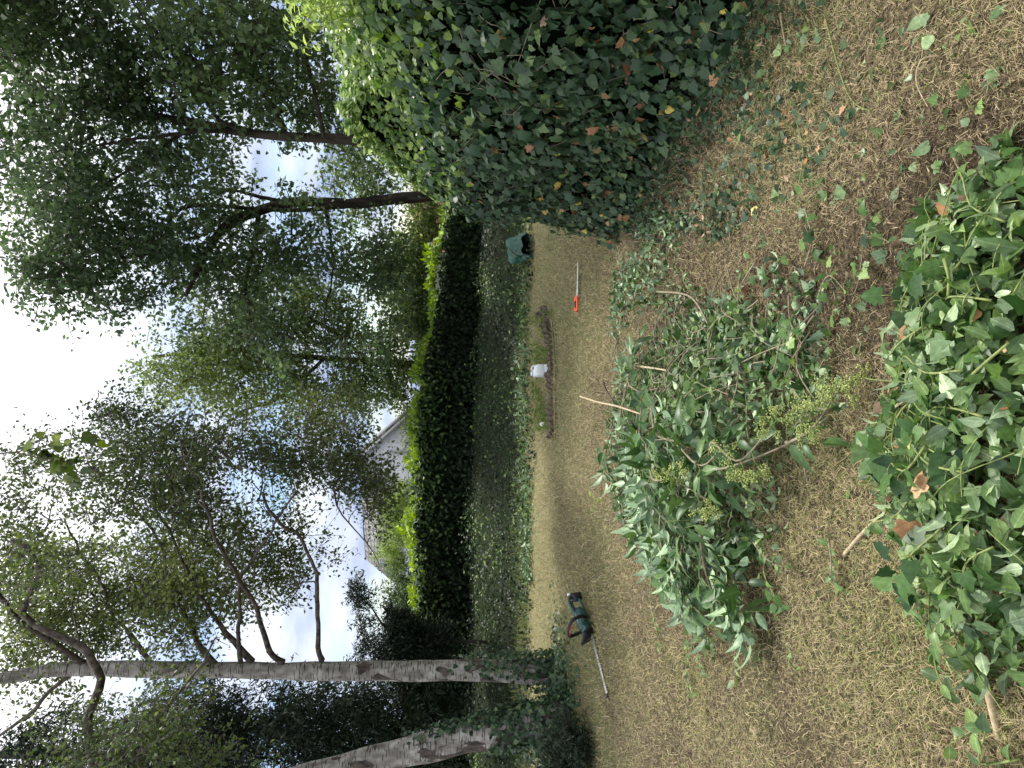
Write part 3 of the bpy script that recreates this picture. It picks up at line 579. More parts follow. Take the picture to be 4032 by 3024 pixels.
# conifers at the left
def conifer(name, label, blobs, n_cl, mat, leaf=.11, per=16, droop=.35, seed=1, gap=.1, trunk=None, tr=(.15, .03), T_=T_NAR, tint0=.4, twl=.4, spread=.05, tw=1200):
    rng = np.random.default_rng(seed); base = np.array(trunk[0]); rt = thing(name, label, 'tree', base)
    q = curve(trunk, 20); quads_obj('trunk', [tube(q - base, taper(tr[0], tr[1], 20), 8, .05)], M_BARK, rt)
    (V, Fc, t_, l_), C, d = crown(blobs, n_cl, per, leaf, T_, droop, twl, spread, gap, tint0, 1.6, rng)
    leaf_obj('crown', [(V - base, Fc, t_, l_)], mat, rt)
    bq = branches(C, d, [q], twl, 140, rng, tw=tw); quads_obj('twigs', [(v - base, qq) for v, qq in bq], M_BARK, rt); return rt
def gz(p, z=.3): p = np.array(p); p[2] = z; return p
conifer('conifer', 'small dark conifer right of the upright birch with a drooping tip', [(880, 1350, 13.2, 60, 50, .5), (840, 1370, 13.2, 50, 40, .4), (860, 1300, 13.2, 35, 25, .3), (830, 1310, 13.2, 25, 22, .2), (800, 1340, 13.2, 25, 35, .25), (920, 1400, 13.2, 50, 60, .5), (835, 1385, 13.2, 60, 50, .5), (870, 1320, 13.2, 50, 55, .45), (815, 1345, 13.2, 35, 40, .3), (785, 1305, 13.2, 22, 20, .12), (800, 1320, 13.2, 34, 34, .2), (775, 1285, 13.15, 20, 16, .15), (765, 1278, 13.1, 18, 15, .15), (790, 1303, 13.15, 22, 20, .2), (905, 1470, 13.3, 60, 50, .5)],
   3000, M_CONIF, .085, 20, .3, 31, -.1, [gz(A(1000, 1390, 13.3), .4), A(860, 1370, 13.3), A(800, 1310, 13.2), A(750, 1262, 13.1)], (.03, .008), tint0=.45, twl=.3, spread=.04)
conifer('conifer', 'tall dark conifer behind the leaning birch at the left edge', [(850, 1600, 12.5, 110, 120, 1.2), (700, 1620, 12.5, 120, 90, 1.2), (600, 1540, 12.3, 120, 60, 1.0), (450, 1610, 12.5, 130, 90, 1.2), (420, 1510, 12.3, 90, 40, .8), (300, 1640, 12.5, 120, 90, 1.2), (930, 1520, 12.6, 60, 60, .7), (100, 1640, 12.5, 120, 80, 1.), (760, 1510, 12.5, 80, 45, .7)],
   3700, M_CONIF, .11, 18, .55, 32, .08, [gz(A(1000, 1730, 13), .4), A(700, 1700, 13), A(300, 1640, 13), A(0, 1630, 13)], (.22, .06), twl=.45)
# bushes beyond the hedge
conifer('garden_bush', 'yellow green feathery bush in front of the tiled roof', [(860, 1130, 16.6, 38, 70, .6), (850, 1200, 16.6, 30, 50, .5), (880, 1080, 16.6, 30, 50, .5)], 420, M_YGREEN, .09, 16, -.6, 33, -.2, [gz(A(1000, 1140, 16.8), .5), A(850, 1140, 16.8)], (.05, .02), tint0=.6, twl=.25, tw=50)
conifer('garden_bush', 'dark green bush between the roof and the small conifer', [(865, 1250, 16.4, 45, 40, .5), (880, 1290, 16.2, 40, 50, .5)], 350, M_TREE, .08, 14, -.2, 34, -.2, [gz(A(1000, 1260, 16.6), .5), A(860, 1260, 16.6)], (.05, .02), T_=T_DIA, tint0=.6, twl=.25, tw=50)
conifer('garden_bush', 'mid green bush behind the hedge near its far right end', [(900, 520, 16.5, 60, 90, .8), (880, 620, 16.5, 60, 90, .8), (900, 450, 16.2, 60, 60, .6)], 1000, M_LIGHT, .085, 14, 0, 35, -.1, [gz(A(1050, 560, 17), .4), A(880, 560, 17)], (.07, .02), T_=T_DIA, tint0=.35, tw=80)
conifer('garden_bush', 'dark bush behind the hedge where its top starts to rise', [(890, 730, 16.6, 50, 80, .8), (870, 820, 16.6, 38, 60, .6), (910, 680, 16.4, 50, 60, .6)], 700, M_TREE, .085, 14, 0, 36, -.1, [gz(A(1050, 760, 17), .4), A(880, 760, 17)], (.07, .02), T_=T_DIA, tint0=.5, tw=80)
conifer('garden_bush', 'grey green bush at the foot of the white gable wall', [(895, 905, 16.5, 26, 50, .5), (888, 960, 16.5, 16, 50, .5)], 260, M_LIGHT, .07, 12, -.2, 37, -.2, [gz(A(1050, 930, 16.8), .4), A(890, 930, 16.8)], (.05, .02), tint0=.3, tw=50)
# low spruce seedling at the left edge of the lawn
conifer('spruce_seedling', 'low dark spruce sprawling at the left edge beside the ivy', [(1235, 1610, 6.9, 30, 50, .35), (1215, 1650, 6.9, 40, 40, .3)], 230, M_CONIF, .06, 26, -.1, 38, -.3, [G(1262, 1640), A(1225, 1640, 6.9)], (.02, .01), tint0=.75, twl=.22, spread=.02, tw=200)

# ------------------------------------------------------------------ house
def plain(name, col, rough=.7, metal=0, spec=.4, noise_amt=.12, scale=25, bump=.05, coat=0):
    lo = tuple(c * (1 - noise_amt) for c in col); hi = tuple(min(1, c * (1 + noise_amt)) for c in col)
    m_ = noise_mat(name, [(.3, lo), (.7, hi)], scale, rough, bump, metal=metal, spec=spec)
    if coat:
        for n_ in m_.node_tree.nodes:
            if n_.type == 'BSDF_PRINCIPLED': n_.inputs['Coat Weight'].default_value = coat
    return m_
M_WALL = plain('render_wall', (.68, .68, .73), .9, scale=2)
def tile_mat():
    m_, t, o = newmat('roof_tiles'); n = t.nodes.new; l = t.links.new
    tc_ = n('ShaderNodeTexCoord'); b = n('ShaderNodeTexBrick'); l(tc_.outputs['UV'], b.inputs['Vector'])
    b.inputs['Color1'].default_value = (.19, .19, .19, 1); b.inputs['Color2'].default_value = (.13, .13, .135, 1); b.inputs['Mortar'].default_value = (.05, .05, .05, 1)
    b.inputs['Scale'].default_value = 1; b.inputs['Brick Width'].default_value = .3; b.inputs['Row Height'].default_value = .28; b.inputs['Mortar Size'].default_value = .035
    p = n('ShaderNodeBsdfPrincipled'); l(b.outputs[0], p.inputs['Base Color']); p.inputs['Roughness'].default_value = .8
    bp = n('ShaderNodeBump'); bp.inputs['Distance'].default_value = .03; l(b.outputs['Fac'], bp.inputs['Height']); bp.invert = True; l(bp.outputs[0], p.inputs['Normal']); l(p.outputs[0], o.inputs[0]); return m_
M_TILE = tile_mat()
def house():
    Rr = A(898, 878, 27.0); Ap = A(755, 1000, 26.0); Ll = A(900, 1075, 27.0 * .93)    # gable: right eave, apex, left eave
    Rr[2] = Ll[2] = (Rr[2] + Ll[2]) / 2; e1 = Rr; e2 = Ll.copy(); apex = (e1 + e2) / 2; apex[2] = Ap[2]
    ax = e2 - e1; ax[2] = 0; ax /= np.linalg.norm(ax); back = np.array([-ax[1], ax[0], 0]); back = back if back[1] > 0 else -back
    return e1, e2, apex, back
HB = A(900, 1000, 27); HB[2] = 0
HO = thing('white_house', 'white rendered house with a gable wall beyond the hedge', 'house', HB)
eR = A(893, 886, 27); ap = A(762, 1000, 27); eL = eR.copy(); eL[0] = 2 * ap[0] - eR[0]
dep = np.array([0, 5.0, 0])
v = [np.array([eR[0], 27, 0]), np.array([eL[0], 27, 0]), eL, ap, eR]; v2 = [q + dep for q in v]
V = np.array(v + v2) - HB
Q = [(0, 1, 2, 4), (2, 3, 4, 4), (5, 9, 7, 6), (7, 9, 8, 8), (0, 4, 9, 5), (1, 6, 7, 2)]
quads_obj('wall', [(V, np.array(Q))], M_WALL, HO, smooth_=False)
def slab(pa, pb, pc, pd, th, name, mat, parent, base, uvs=None):
    P = np.array([pa, pb, pc, pd]) - base; nrm = np.cross(P[1] - P[0], P[3] - P[0]); nrm /= np.linalg.norm(nrm); nrm = nrm if nrm[2] > 0 else -nrm
    V = np.concatenate([P, P + nrm * th]); Q = np.array([(0, 1, 2, 3), (4, 7, 6, 5), (0, 4, 5, 1), (1, 5, 6, 2), (2, 6, 7, 3), (3, 7, 4, 0)])
    o = mesh_obj(name, V, Q, mat, parent); uv = o.data.uv_layers.new(name='UVMap'); e1_ = P[1] - P[0]; e1_ /= np.linalg.norm(e1_); e2_ = np.cross(nrm, e1_)
    uv.data.foreach_set('uv', np.array([[(V[i] - P[0]) @ e1_, (V[i] - P[0]) @ e2_] for f in Q for i in f], np.float32).ravel()); return o
sR = (eR - ap); sL = (eL - ap); f_ = np.array([0, -.25, 0]); lift = np.array([0, 0, .003])
slab(ap + f_ + lift, ap + dep + lift, ap + sR * 1.08 + dep + lift, ap + sR * 1.08 + f_ + lift, .12, 'roof', M_TILE, HO, HB)
slab(ap + f_ + lift, ap + dep + lift, ap + sL * 1.08 + dep + lift, ap + sL * 1.08 + f_ + lift, .12, 'roof', M_TILE, HO, HB)
M_TRIM = plain('trim', (.35, .35, .36), .6)
quads_obj('bargeboard', [tube(np.stack([ap + f_, ap + sR * 1.08 + f_]) - HB + [0, -.02, -.02], .06, 4)], M_TRIM, HO, smooth_=False)
quads_obj('downpipe', [tube(np.stack([A(905, 978, 26.95), A(838, 978, 26.95)]) - HB, .045, 8)], M_TRIM, HO)
# tiled roof house further left
HB2 = A(900, 1150, 30); HB2[2] = 0
H2 = thing('tiled_house', 'house with a grey tiled hipped roof seen above the hedge', 'house', HB2)
r1_ = A(779, 1060, 31); r2_ = A(801, 1205, 33.0); c1 = A(862, 1035, 28.5); c2 = A(862, 1262, 30.5); r2_[2] = r1_[2] = (r1_[2] + r2_[2]) / 2; c1[2] = c2[2] = (c1[2] + c2[2]) / 2
slab(c1, c2, r2_, r1_, .12, 'roof', M_TILE, H2, HB2)
b1 = r1_ + (r1_ - c1) * [0, 1, -1]; b2 = c2 + [0, 6.5, 0]
slab(r1_ + lift, r2_ + lift, c2 + [.8, 5.5, 0], c1 + [.8, 5.5, 0], .12, 'roof', M_TILE, H2, HB2)
V = np.array([c2 * [1, 1, 0], c1 * [1, 1, 0], c1, c2, (c2 + [.8, 5.4, 0]) * [1, 1, 0], (c1 + [.8, 5.4, 0]) * [1, 1, 0], c1 + [.8, 5.4, 0], c2 + [.8, 5.4, 0]]); cen = V.mean(0) * [1, 1, 0]; V = (V - cen) * [.94, .94, 1] + cen - HB2; V[:, 2] -= .02 * (V[:, 2] > .1)
quads_obj('wall', [(V, np.array([(0, 1, 2, 3), (5, 4, 7, 6), (4, 0, 3, 7), (1, 5, 6, 2)]))], M_WALL, H2, smooth_=False)
# brick chimney house glimpsed on the right
M_BRICK = plain('brick', (.42, .2, .14), .9, noise_amt=.3, scale=8)
HB3 = A(900, 440, 30); HB3[2] = 0
H3 = thing('brick_house', 'pinkish brick house glimpsed through leaves at the hedge end', 'house', HB3)
p = A(866, 462, 30); wz = p[2] - .8
quads_obj('wall', [box((0, 1.5, wz * .5 - .2), (1.4, 1.5, wz * .5 - .2))], M_BRICK, H3, smooth_=False)
slab(HB3 + [-1.6, -.2, wz - .3], HB3 + [1.6, -.2, wz - .3], HB3 + [1.6, 1.6, wz + .2], HB3 + [-1.6, 1.6, wz + .2], .1, 'roof', M_BRICK, H3, HB3)
slab(HB3 + [-1.6, 3.2, wz - .3], HB3 + [1.6, 3.2, wz - .3], HB3 + [1.6, 1.6, wz + .203], HB3 + [-1.6, 1.6, wz + .203], .1, 'roof', M_BRICK, H3, HB3)

# ------------------------------------------------------------------ garden objects
M_DGREEN = plain('dark_green_plastic', (.012, .06, .055), .35, spec=.5, coat=.2)
M_BLACK = plain('black_plastic', (.012, .012, .013), .45)
M_REDP = plain('red_plastic', (.45, .02, .02), .4)
M_STEEL = plain('steel', (.62, .63, .64), .3, metal=.7)
M_WHITEP = plain('white_plastic', (.72, .76, .8), .35, noise_amt=.04, coat=.3)
M_ORANGE = plain('orange_plastic', (.85, .10, .03), .4, coat=.2)
M_BAG = plain('bag_fabric', (.016, .08, .055), .42, spec=.5, noise_amt=.3, scale=12, bump=.5)
M_BAGIN = plain('bag_lining', (.02, .035, .034), .5, noise_amt=.3)
M_STONE = noise_mat('stone', [(.3, (.022, .017, .014)), (.7, (.19, .15, .12))], 18, .9, 1, dist=.03)
M_WSTONE = plain('white_stone', (.7, .68, .66), .8)

# hedge trimmer: x along, z up (local)
pa, pb = G(1262, 1288), G(1319, 1504)
ax = pb - pa; Lt = float(np.hypot(ax[0], ax[1])); rz = math.atan2(ax[1], ax[0])
HT = thing('hedge_trimmer', 'dark green and black hedge trimmer with a long steel blade lying on the lawn', 'hedge trimmer', (pa[0], pa[1], .01), rz)
u = Lt; HT.scale = (1, 1, .78)
def sweep(pts, rad, seg=10, n=20, sq=(1, 1)):
    q = curve(pts, n); return tube(q, np.interp(np.linspace(0, 1, n), np.linspace(0, 1, len(rad)), rad) if not np.isscalar(rad) else rad, seg)
def prismxz(poly, y0, y1, bev=.006):
    """side profile in x,z extruded in y with narrowed rims"""
    P = np.array(poly, float); c = P.mean(0); n_ = len(P); ring = []
    for y_, s_ in ((y0, 0), (y0 + bev, 1), (y1 - bev, 1), (y1, 0)):
        Q_ = P if s_ else c + (P - c) * (1 - bev * 3 / np.abs(P - c).max()); ring.append(np.stack([Q_[:, 0], np.full(n_, y_), Q_[:, 1]], -1))
    V = np.concatenate(ring + [[[c[0], y0, c[1]]], [[c[0], y1, c[1]]]]); Fq = []
    for r_ in range(3):
        for i in range(n_): j = (i + 1) % n_; Fq.append((r_ * n_ + i, r_ * n_ + j, (r_ + 1) * n_ + j, (r_ + 1) * n_ + i))
    for i in range(n_): j = (i + 1) % n_; Fq.append((4 * n_, j, i, i)); Fq.append((4 * n_ + 1, 3 * n_ + i, 3 * n_ + j, 3 * n_ + j))
    return V, np.array(Fq)
# body housing
quads_obj('motor_housing', [prismxz([(.20, .03), (.30, .01), (.44, .015), (.47, .05), (.45, .10), (.36, .15), (.26, .165), (.19, .15), (.17, .09)], -.05, .05, .012)], M_DGREEN, HT, smooth_=False)
quads_obj('rear_handle', [sweep([(.24, 0, .155), (.14, 0, .19), (.05, 0, .195), (.0, 0, .165)], [.024, .02, .02, .026], 10), sweep([(.23, 0, .035), (.12, 0, .045), (.02, 0, .07), (-.01, 0, .12), (.0, 0, .165)], [.024, .017, .02, .026, .026], 10)], M_DGREEN, HT)
quads_obj('battery', [prismxz([(-.035, .03), (.035, .02), (.045, .14), (-.02, .155)], -.037, .037, .008)], M_BLACK, HT, smooth_=False)
quads_obj('grip', [sweep([(.19, 0, .150), (.13, 0, .165), (.07, 0, .17)], .019, 8)], M_BLACK, HT)
quads_obj('handle_badge', [prismxz([(-.035, .165), (.0, .16), (.0, .2), (-.03, .2)], -.026, .026, .005)], M_WHITEP, HT, smooth_=False)
quads_obj('rear_button', [prismxz([(.0, .185), (.035, .195), (.03, .212), (.0, .206)], -.018, .018, .004)], M_REDP, HT, smooth_=False)
lp = [(.34, -.07, .05), (.36, -.11, .13), (.40, -.10, .25), (.42, 0, .29), (.40, .10, .25), (.36, .11, .13), (.34, .07, .05)]
quads_obj('front_handle', [sweep(lp, .017, 10, 40)], M_BLACK, HT)
quads_obj('front_switch', [sweep([(.415, -.075, .255), (.43, 0, .275), (.415, .075, .255)], .009, 8)], M_REDP, HT)
quads_obj('hand_guard', [prismxz([(.44, .0), (.475, .0), (.51, .08), (.54, .14), (.525, .15), (.47, .09)], -.085, .085, .006)], M_BLACK, HT, smooth_=False)
bv = [box(((u + .46) / 2, 0, .022), ((u - .46) / 2, .016, .003))]
teeth = []
x_ = .50
while x_ < u - .02:
    for sg in (-1, 1):
        teeth.append((np.array([(x_ - .009, sg * .0155, .0195), (x_ + .009, sg * .0155, .0195), (x_ + .004, sg * .030, .0195), (x_ - .004, sg * .030, .0195), (x_ - .009, sg * .0155, .0245), (x_ + .009, sg * .0155, .0245), (x_ + .004, sg * .030, .0245), (x_ - .004, sg * .030, .0245)]),
          np.array([(0, 1, 2, 3), (4, 7, 6, 5), (0, 4, 5, 1), (1, 5, 6, 2), (2, 6, 7, 3), (3, 7, 4, 0)])))
    x_ += .03
bl_ = quads_obj('blade', bv, M_STEEL, HT, smooth_=False); quads_obj('teeth', teeth, M_STEEL, bl_, smooth_=False)
quads_obj('blade_tip_guard', [box((u - .006, 0, .022), (.010, .02, .010))], M_BLACK, HT, smooth_=False)

# pruning saw
pa, pb = G(1251, 669), G(1254, 568); ax = pb - pa; Ls = float(np.hypot(ax[0], ax[1])); rz = math.atan2(ax[1], ax[0])
SW = thing('pruning_saw', 'pruning saw with orange red handle and silver blade on the grass', 'saw', (pa[0], pa[1], .012), rz)
def ribbon(xs, ylo, yhi, z0, z1):
    n_ = len(xs); V = np.concatenate([np.stack([xs, ylo, np.full(n_, z0)], -1), np.stack([xs, yhi, np.full(n_, z0)], -1), np.stack([xs, ylo, np.full(n_, z1)], -1), np.stack([xs, yhi, np.full(n_, z1)], -1)])
    Q = []
    for i in range(n_ - 1): Q += [(i, i + 1, n_ + i + 1, n_ + i), (2 * n_ + i, 3 * n_ + i, 3 * n_ + i + 1, 2 * n_ + i + 1), (i, 2 * n_ + i, 2 * n_ + i + 1, i + 1), (n_ + i, n_ + i + 1, 3 * n_ + i + 1, 3 * n_ + i)]
    Q += [(0, n_, 3 * n_, 2 * n_), (n_ - 1, 3 * n_ - 1, 4 * n_ - 1, 2 * n_ - 1)]; return V, np.array(Q)
xs = np.linspace(.12, Ls, 61); f = (xs - .12) / (Ls - .12)
quads_obj('blade', [ribbon(xs, -.036 + .018 * f - .005 * (np.arange(61) % 2), .03 - .014 * f, .016, .019)], M_STEEL, SW, smooth_=False)
quads_obj('handle', [sweep([(.13, .005, .02), (.10, .03, .02), (.04, .03, .02), (.0, .015, .02), (-.015, -.02, .02)], [.017, .016, .014, .016, .013], 10), sweep([(.13, .0, .02), (.115, -.035, .02), (.06, -.045, .02), (.0, -.04, .02), (-.015, -.02, .02)], [.017, .014, .011, .012, .013], 10)], M_ORANGE, SW)
quads_obj('grip_insert', [sweep([(.085, .0185, .026), (.05, .018, .026), (.02, .012, .026)], .011, 8)], M_BLACK, SW)

# white plastic canister
pc = G(1186, 801)
CN = thing('canister', 'white plastic canister standing behind the stone edging', 'container', (pc[0], pc[1], .0), .25)
def rbox(levels, seg=24):
    """stack of superellipse rings: (z, hx, hy, cx)"""
    th = np.linspace(0, 2 * math.pi, seg, endpoint=False); rings = []
    for z_, hx_, hy_, cx_, p_ in levels:
        c, s_ = np.cos(th), np.sin(th); e_ = 2 / p_
        rings.append(np.stack([cx_ + hx_ * np.sign(c) * np.abs(c) ** e_, hy_ * np.sign(s_) * np.abs(s_) ** e_, np.full(seg, z_)], -1))
    V = np.concatenate(rings + [rings[0].mean(0)[None], rings[-1].mean(0)[None]]); n_ = len(levels); Q = []
    for r_ in range(n_ - 1):
        for i in range(seg): j = (i + 1) % seg; Q.append((r_ * seg + i, r_ * seg + j, (r_ + 1) * seg + j, (r_ + 1) * seg + i))
    for i in range(seg): j = (i + 1) % seg; Q += [(n_ * seg, j, i, i), (n_ * seg + 1, (n_ - 1) * seg + i, (n_ - 1) * seg + j, (n_ - 1) * seg + j)]
    return V, np.array(Q)
quads_obj('body', [rbox([(0, .07, .055, 0, 5), (.006, .076, .06, 0, 5), (.06, .076, .06, 0, 5), (.065, .073, .057, 0, 5), (.07, .076, .06, 0, 5), (.15, .076, .06, 0, 5), (.185, .064, .05, -.012, 4), (.20, .035, .032, -.035, 2.5), (.205, .024, .024, -.038, 2)])], M_WHITEP, CN)
quads_obj('cap', [rbox([(.204, .027, .027, -.038, 2), (.23, .027, .027, -.038, 2), (.233, .023, .023, -.038, 2)])], M_WHITEP, CN)
quads_obj('handle', [sweep([(-.01, 0, .19), (.02, 0, .222), (.055, 0, .205), (.066, 0, .165)], .009, 8)], M_WHITEP, CN)

# garden sack lying with its mouth towards us
pg = G(1152, 530)
BG = thing('garden_sack', 'crumpled dark green garden sack with its open mouth facing the lawn', 'sack', (pg[0], pg[1] + .02, .0), .1)
def sack(inner):
    seg, n_ = 48, 16; rng = np.random.default_rng(5); V = []
    for k in range(n_):
        t_ = k / (n_ - 1); th = np.linspace(0, 2 * math.pi, seg, endpoint=False)
        sc = (.70 + .3 * smooth(t_ * 3.5)) * (1 - .15 * t_ ** 2) * (1 if k < n_ - 1 else .1) * (1 if k < n_ - 2 else .8)
        rx, rzv = .215 * sc, (.15 + .09 * math.sin(min(t_ * 2.2, 1.57))) * sc
        x = rx * np.cos(th); z = rzv * np.sin(th); y = -.06 + .42 * t_ + .10 * np.clip(np.sin(th), -1, 1) * (1 - t_)
        P = np.stack([x, y, z + rzv * .92], -1); fold = .045 * np.sin(th * 3 + 1 + 3 * t_) * np.sin(t_ * 5 + .5) + .022 * noise(P, 22) + .012 * np.abs(noise(P, 50))
        P = P + np.stack([np.cos(th), 0 * th, np.sin(th)], -1) * (fold * (1 - .2 * t_) - (.006 if inner else 0))[:, None]; P[:, 2] = np.maximum(P[:, 2], .004 + (.006 if inner else 0)); V.append(P)
    V = np.concatenate(V); i = np.arange(n_ - 1)[:, None] * seg; j = np.arange(seg)[None]; j2 = (j + 1) % seg
    Q = np.stack([i + j, i + j2, i + seg + j2, i + seg + j], -1).reshape(-1, 4); return V, (Q if not inner else Q[:, ::-1])
quads_obj('shell', [sack(False)], M_BAG, BG, smooth_=False); quads_obj('lining', [sack(True)], M_BAGIN, BG, smooth_=False)
BG.scale = (.88, .88, .85)
quads_obj('carry_strap', [sweep([(-.05, .0, .40), (-.12, -.05, .37), (-.19, -.09, .30), (-.2, -.08, .22)], .009, 6)], M_BLACK, BG)

# stone edging
def rock(h, seed):
    rng = np.random.default_rng(seed); bm = __import__('bmesh').new(); __import__('bmesh').ops.create_icosphere(bm, subdivisions=3, radius=1)
    V = np.array([v_.co[:] for v_ in bm.verts]); Fq = np.array([[v_.index for v_ in f_.verts] for f_ in bm.faces]); bm.free()
    V = np.sign(V) * np.abs(V) ** .75; V *= 1 + .12 * noise(V, 2.2, seed)[:, None] + .05 * noise(V, 6, seed * 2.)[:, None]; return V * h, Fq
py = list(np.linspace(668, 940, 24)); px = list(np.interp(py, [668, 727, 800, 940], [1182, 1189, 1193, 1193]))
for i, (a_, b_) in enumerate(zip(px, py)):
    q = G(a_, b_); big = i in (1, 3, 12); hgt = (.05 if big else R.uniform(.022, .038)) * (1.5 if i < 8 else 1.15)
    V, Fq = rock(np.array([R.uniform(.028, .048), R.uniform(.025, .035), hgt]), 50 + i); o = mesh_obj('edging_stone', V, Fq, M_STONE, smooth_=True); o.location = (q[0], q[1], hgt * .8); o.rotation_euler = (0, 0, R.uniform(-.4, .4))
    lab = 'brown weathered stone set in the low edging row across the lawn'
    if i == 12: lab = 'grey pointed stone of the edging just in front of the canister'
    if i == 0: lab = 'dark rounded stone at the right end of the edging row'
    tag(o, lab, 'stone', 'stones of the low edging row')
tq_ = curve([G(a_ + 8, b_) + [0, 0, .012] for a_, b_ in ((1184, 660), (1190, 727), (1194, 800), (1194, 950))], 40); wv = .018 * (1 + .3 * np.sin(np.arange(40) * 1.7)); V = np.concatenate([tq_ - np.stack([0 * wv, wv, 0 * wv], -1), tq_ + np.stack([0 * wv, wv + .01, 0 * wv], -1)]); i_ = np.arange(39)
tag(mesh_obj('soil_gap_strip', V, np.stack([i_, i_ + 1, i_ + 41, i_ + 40], -1), noise_mat('soil', [(.3, (.01, .007, .005)), (.7, (.06, .045, .03))], 40, 1, .8)), kind='structure')  # flat strip of soil, its dark colour stands for the gap before the stones
q = G(1180, 916); V, Fq = rock(np.array([.03, .03, .03]), 90); o = mesh_obj('white_stone', V, Fq, M_WSTONE, smooth_=True); o.location = (q[0], q[1], .05); tag(o, 'small white stone at the left end of the edging', 'stone')
# green weeds behind the edging
def weeds():
    out = []; n = 2600; yy_ = R.uniform(672, 930, n); xx_ = R.uniform(1158, 1190, n); P = gr(xx_, yy_); k = (noise(P, 9) > -.1) & (np.abs(yy_ - 801) > 16); P = P[k]; n = len(P)
    P[:, 2] = np.abs(R.normal(0, .04, n)) + .01; out.append(inst(T_OV, P, frames(.7 * rvec(n) + [0, -.3, 1], rvec(n) + [0, 0, .5]), R.uniform(.02, .05, n), R.uniform(.2, 1, n))); return out
o = leaf_obj('weed_patch', weeds(), M_LIGHT); tag(o, 'green weeds and moss growing just behind the stone edging', 'weeds', kind='stuff')

# ------------------------------------------------------------------ cuttings
def mound(bumps):
    def f(x, y):
        z = terrain(x, y)
        for (cx, cy, rx, ry, h, an) in bumps:
            c, s_ = math.cos(an), math.sin(an); dx, dy = x - cx, y - cy; a_, b_ = dx * c + dy * s_, -dx * s_ + dy * c
            z = z + h * np.exp(-(a_ / rx) ** 2 - (b_ / ry) ** 2)
        return z
    return f
P1 = gr(1500, 990, .15); P2 = gr(1560, 850, .1); P3 = gr(1440, 900, .15)
mid_f = mound([(P1[0], P1[1], .55, .66, .17, .2), (P2[0], P2[1], .42, .5, .07, 0), (P3[0], P3[1], .30, .4, .13, 0), (P1[0] + .3, P1[1] - .35, .2, .22, .07, 0), (P1[0] - .35, P1[1] + .3, .2, .2, .09, 0)])
N1 = gr(2080, 950, .1); N2 = gr(2100, 620, .1); N3 = gr(2060, 1250, .1)
near_f = mound([(N1[0], N1[1], .42, .24, .12, 0), (N2[0], N2[1], .38, .24, .11, 0), (N3[0], N3[1], .30, .2, .07, 0)])
def pile_pts(n, xr, yr, f, poly, thick, edge=None):
    x = R.uniform(*xr, n); y = R.uniform(*yr, n); z = f(x, y); P = np.stack([x, y, z], -1); a_, b_ = proj(P); k = inpoly(a_, b_, poly); P = P[k]
    P[:, 2] += R.uniform(-thick, .02, len(P)) ; P[:, 2] = np.maximum(P[:, 2], terrain(P[:, 0], P[:, 1]) + .004); return P
def lay(P, T_, size, f, tilt=.5, tint=(0, 1), bend=-.15, dirv=None, flip=.3):
    n = len(P); e_ = .05; gx_ = (f(P[:, 0] + e_, P[:, 1]) - f(P[:, 0] - e_, P[:, 1])) / (2 * e_); gy_ = (f(P[:, 0], P[:, 1] + e_) - f(P[:, 0], P[:, 1] - e_)) / (2 * e_)
    nr = np.stack([-gx_, -gy_, 1 + 0 * gx_], -1) + tilt * rvec(n); nr *= np.where(R.uniform(size=n) < flip, -1, 1)[:, None]
    tip = rvec(n) * [1, 1, .4]
    if dirv is not None: tip = tip * .5 + dirv
    tn = np.clip(R.beta(2, 2, n) * (tint[1] - tint[0]) + tint[0] , 0, 1)
    return inst(T_, P, frames(nr, tip), size * R.uniform(.6, 1.25, n), tn, R.normal(bend, .2, n))
polyA = [(1325, 830), (1310, 960), (1330, 1100), (1400, 1190), (1480, 1250), (1560, 1230), (1640, 1190), (1730, 1100), (1700, 1000), (1790, 900), (1780, 790), (1740, 720), (1600, 660), (1450, 700), (1350, 760)]
CM = thing('cuttings_pile', 'heap of cut elder, ivy and privet lying in the middle of the lawn', 'cuttings', (P1[0], P1[1], 0)); c0 = np.array([P1[0], P1[1], 0])
Pa = pile_pts(52000, (-1.6, 1.8), (2.3, 6.5), mid_f, polyA, .09); Pa = Pa[R.uniform(size=len(Pa)) < np.clip(.55 + .42 * noise(Pa, 4.5), 0, 1)]
k = R.uniform(size=len(Pa)) < .5
def sh(part, c): V, a1, a2, a3 = part; return (V - c, a1, a2, a3)
leaf_obj('privet_leaves', [sh(lay(Pa[k], T_OV, .05, mid_f, .8), c0)], M_PRIV, CM)
leaf_obj('ivy_leaves', [sh(lay(Pa[~k][::3], T_IVY, .055, mid_f, .8, (0, .7)), c0)], M_CUT, CM)
stm = []
for i in range(300):
    q = Pa[R.integers(len(Pa))]; an = R.uniform(0, 6.28); L_ = R.uniform(.1, .38); d = np.array([math.cos(an), math.sin(an), 0]) * L_; p1 = q + d; p1[2] = mid_f(p1[0], p1[1]) + R.uniform(0, .05)
    pm = (q + p1) / 2 + [0, 0, R.uniform(0, .06)]; stm.append(tube(curve([q + [0, 0, .01], pm, p1], 7) - c0, R.uniform(.0015, .004), 5, cap=False))
quads_obj('stems', stm, M_GREYS, CM)
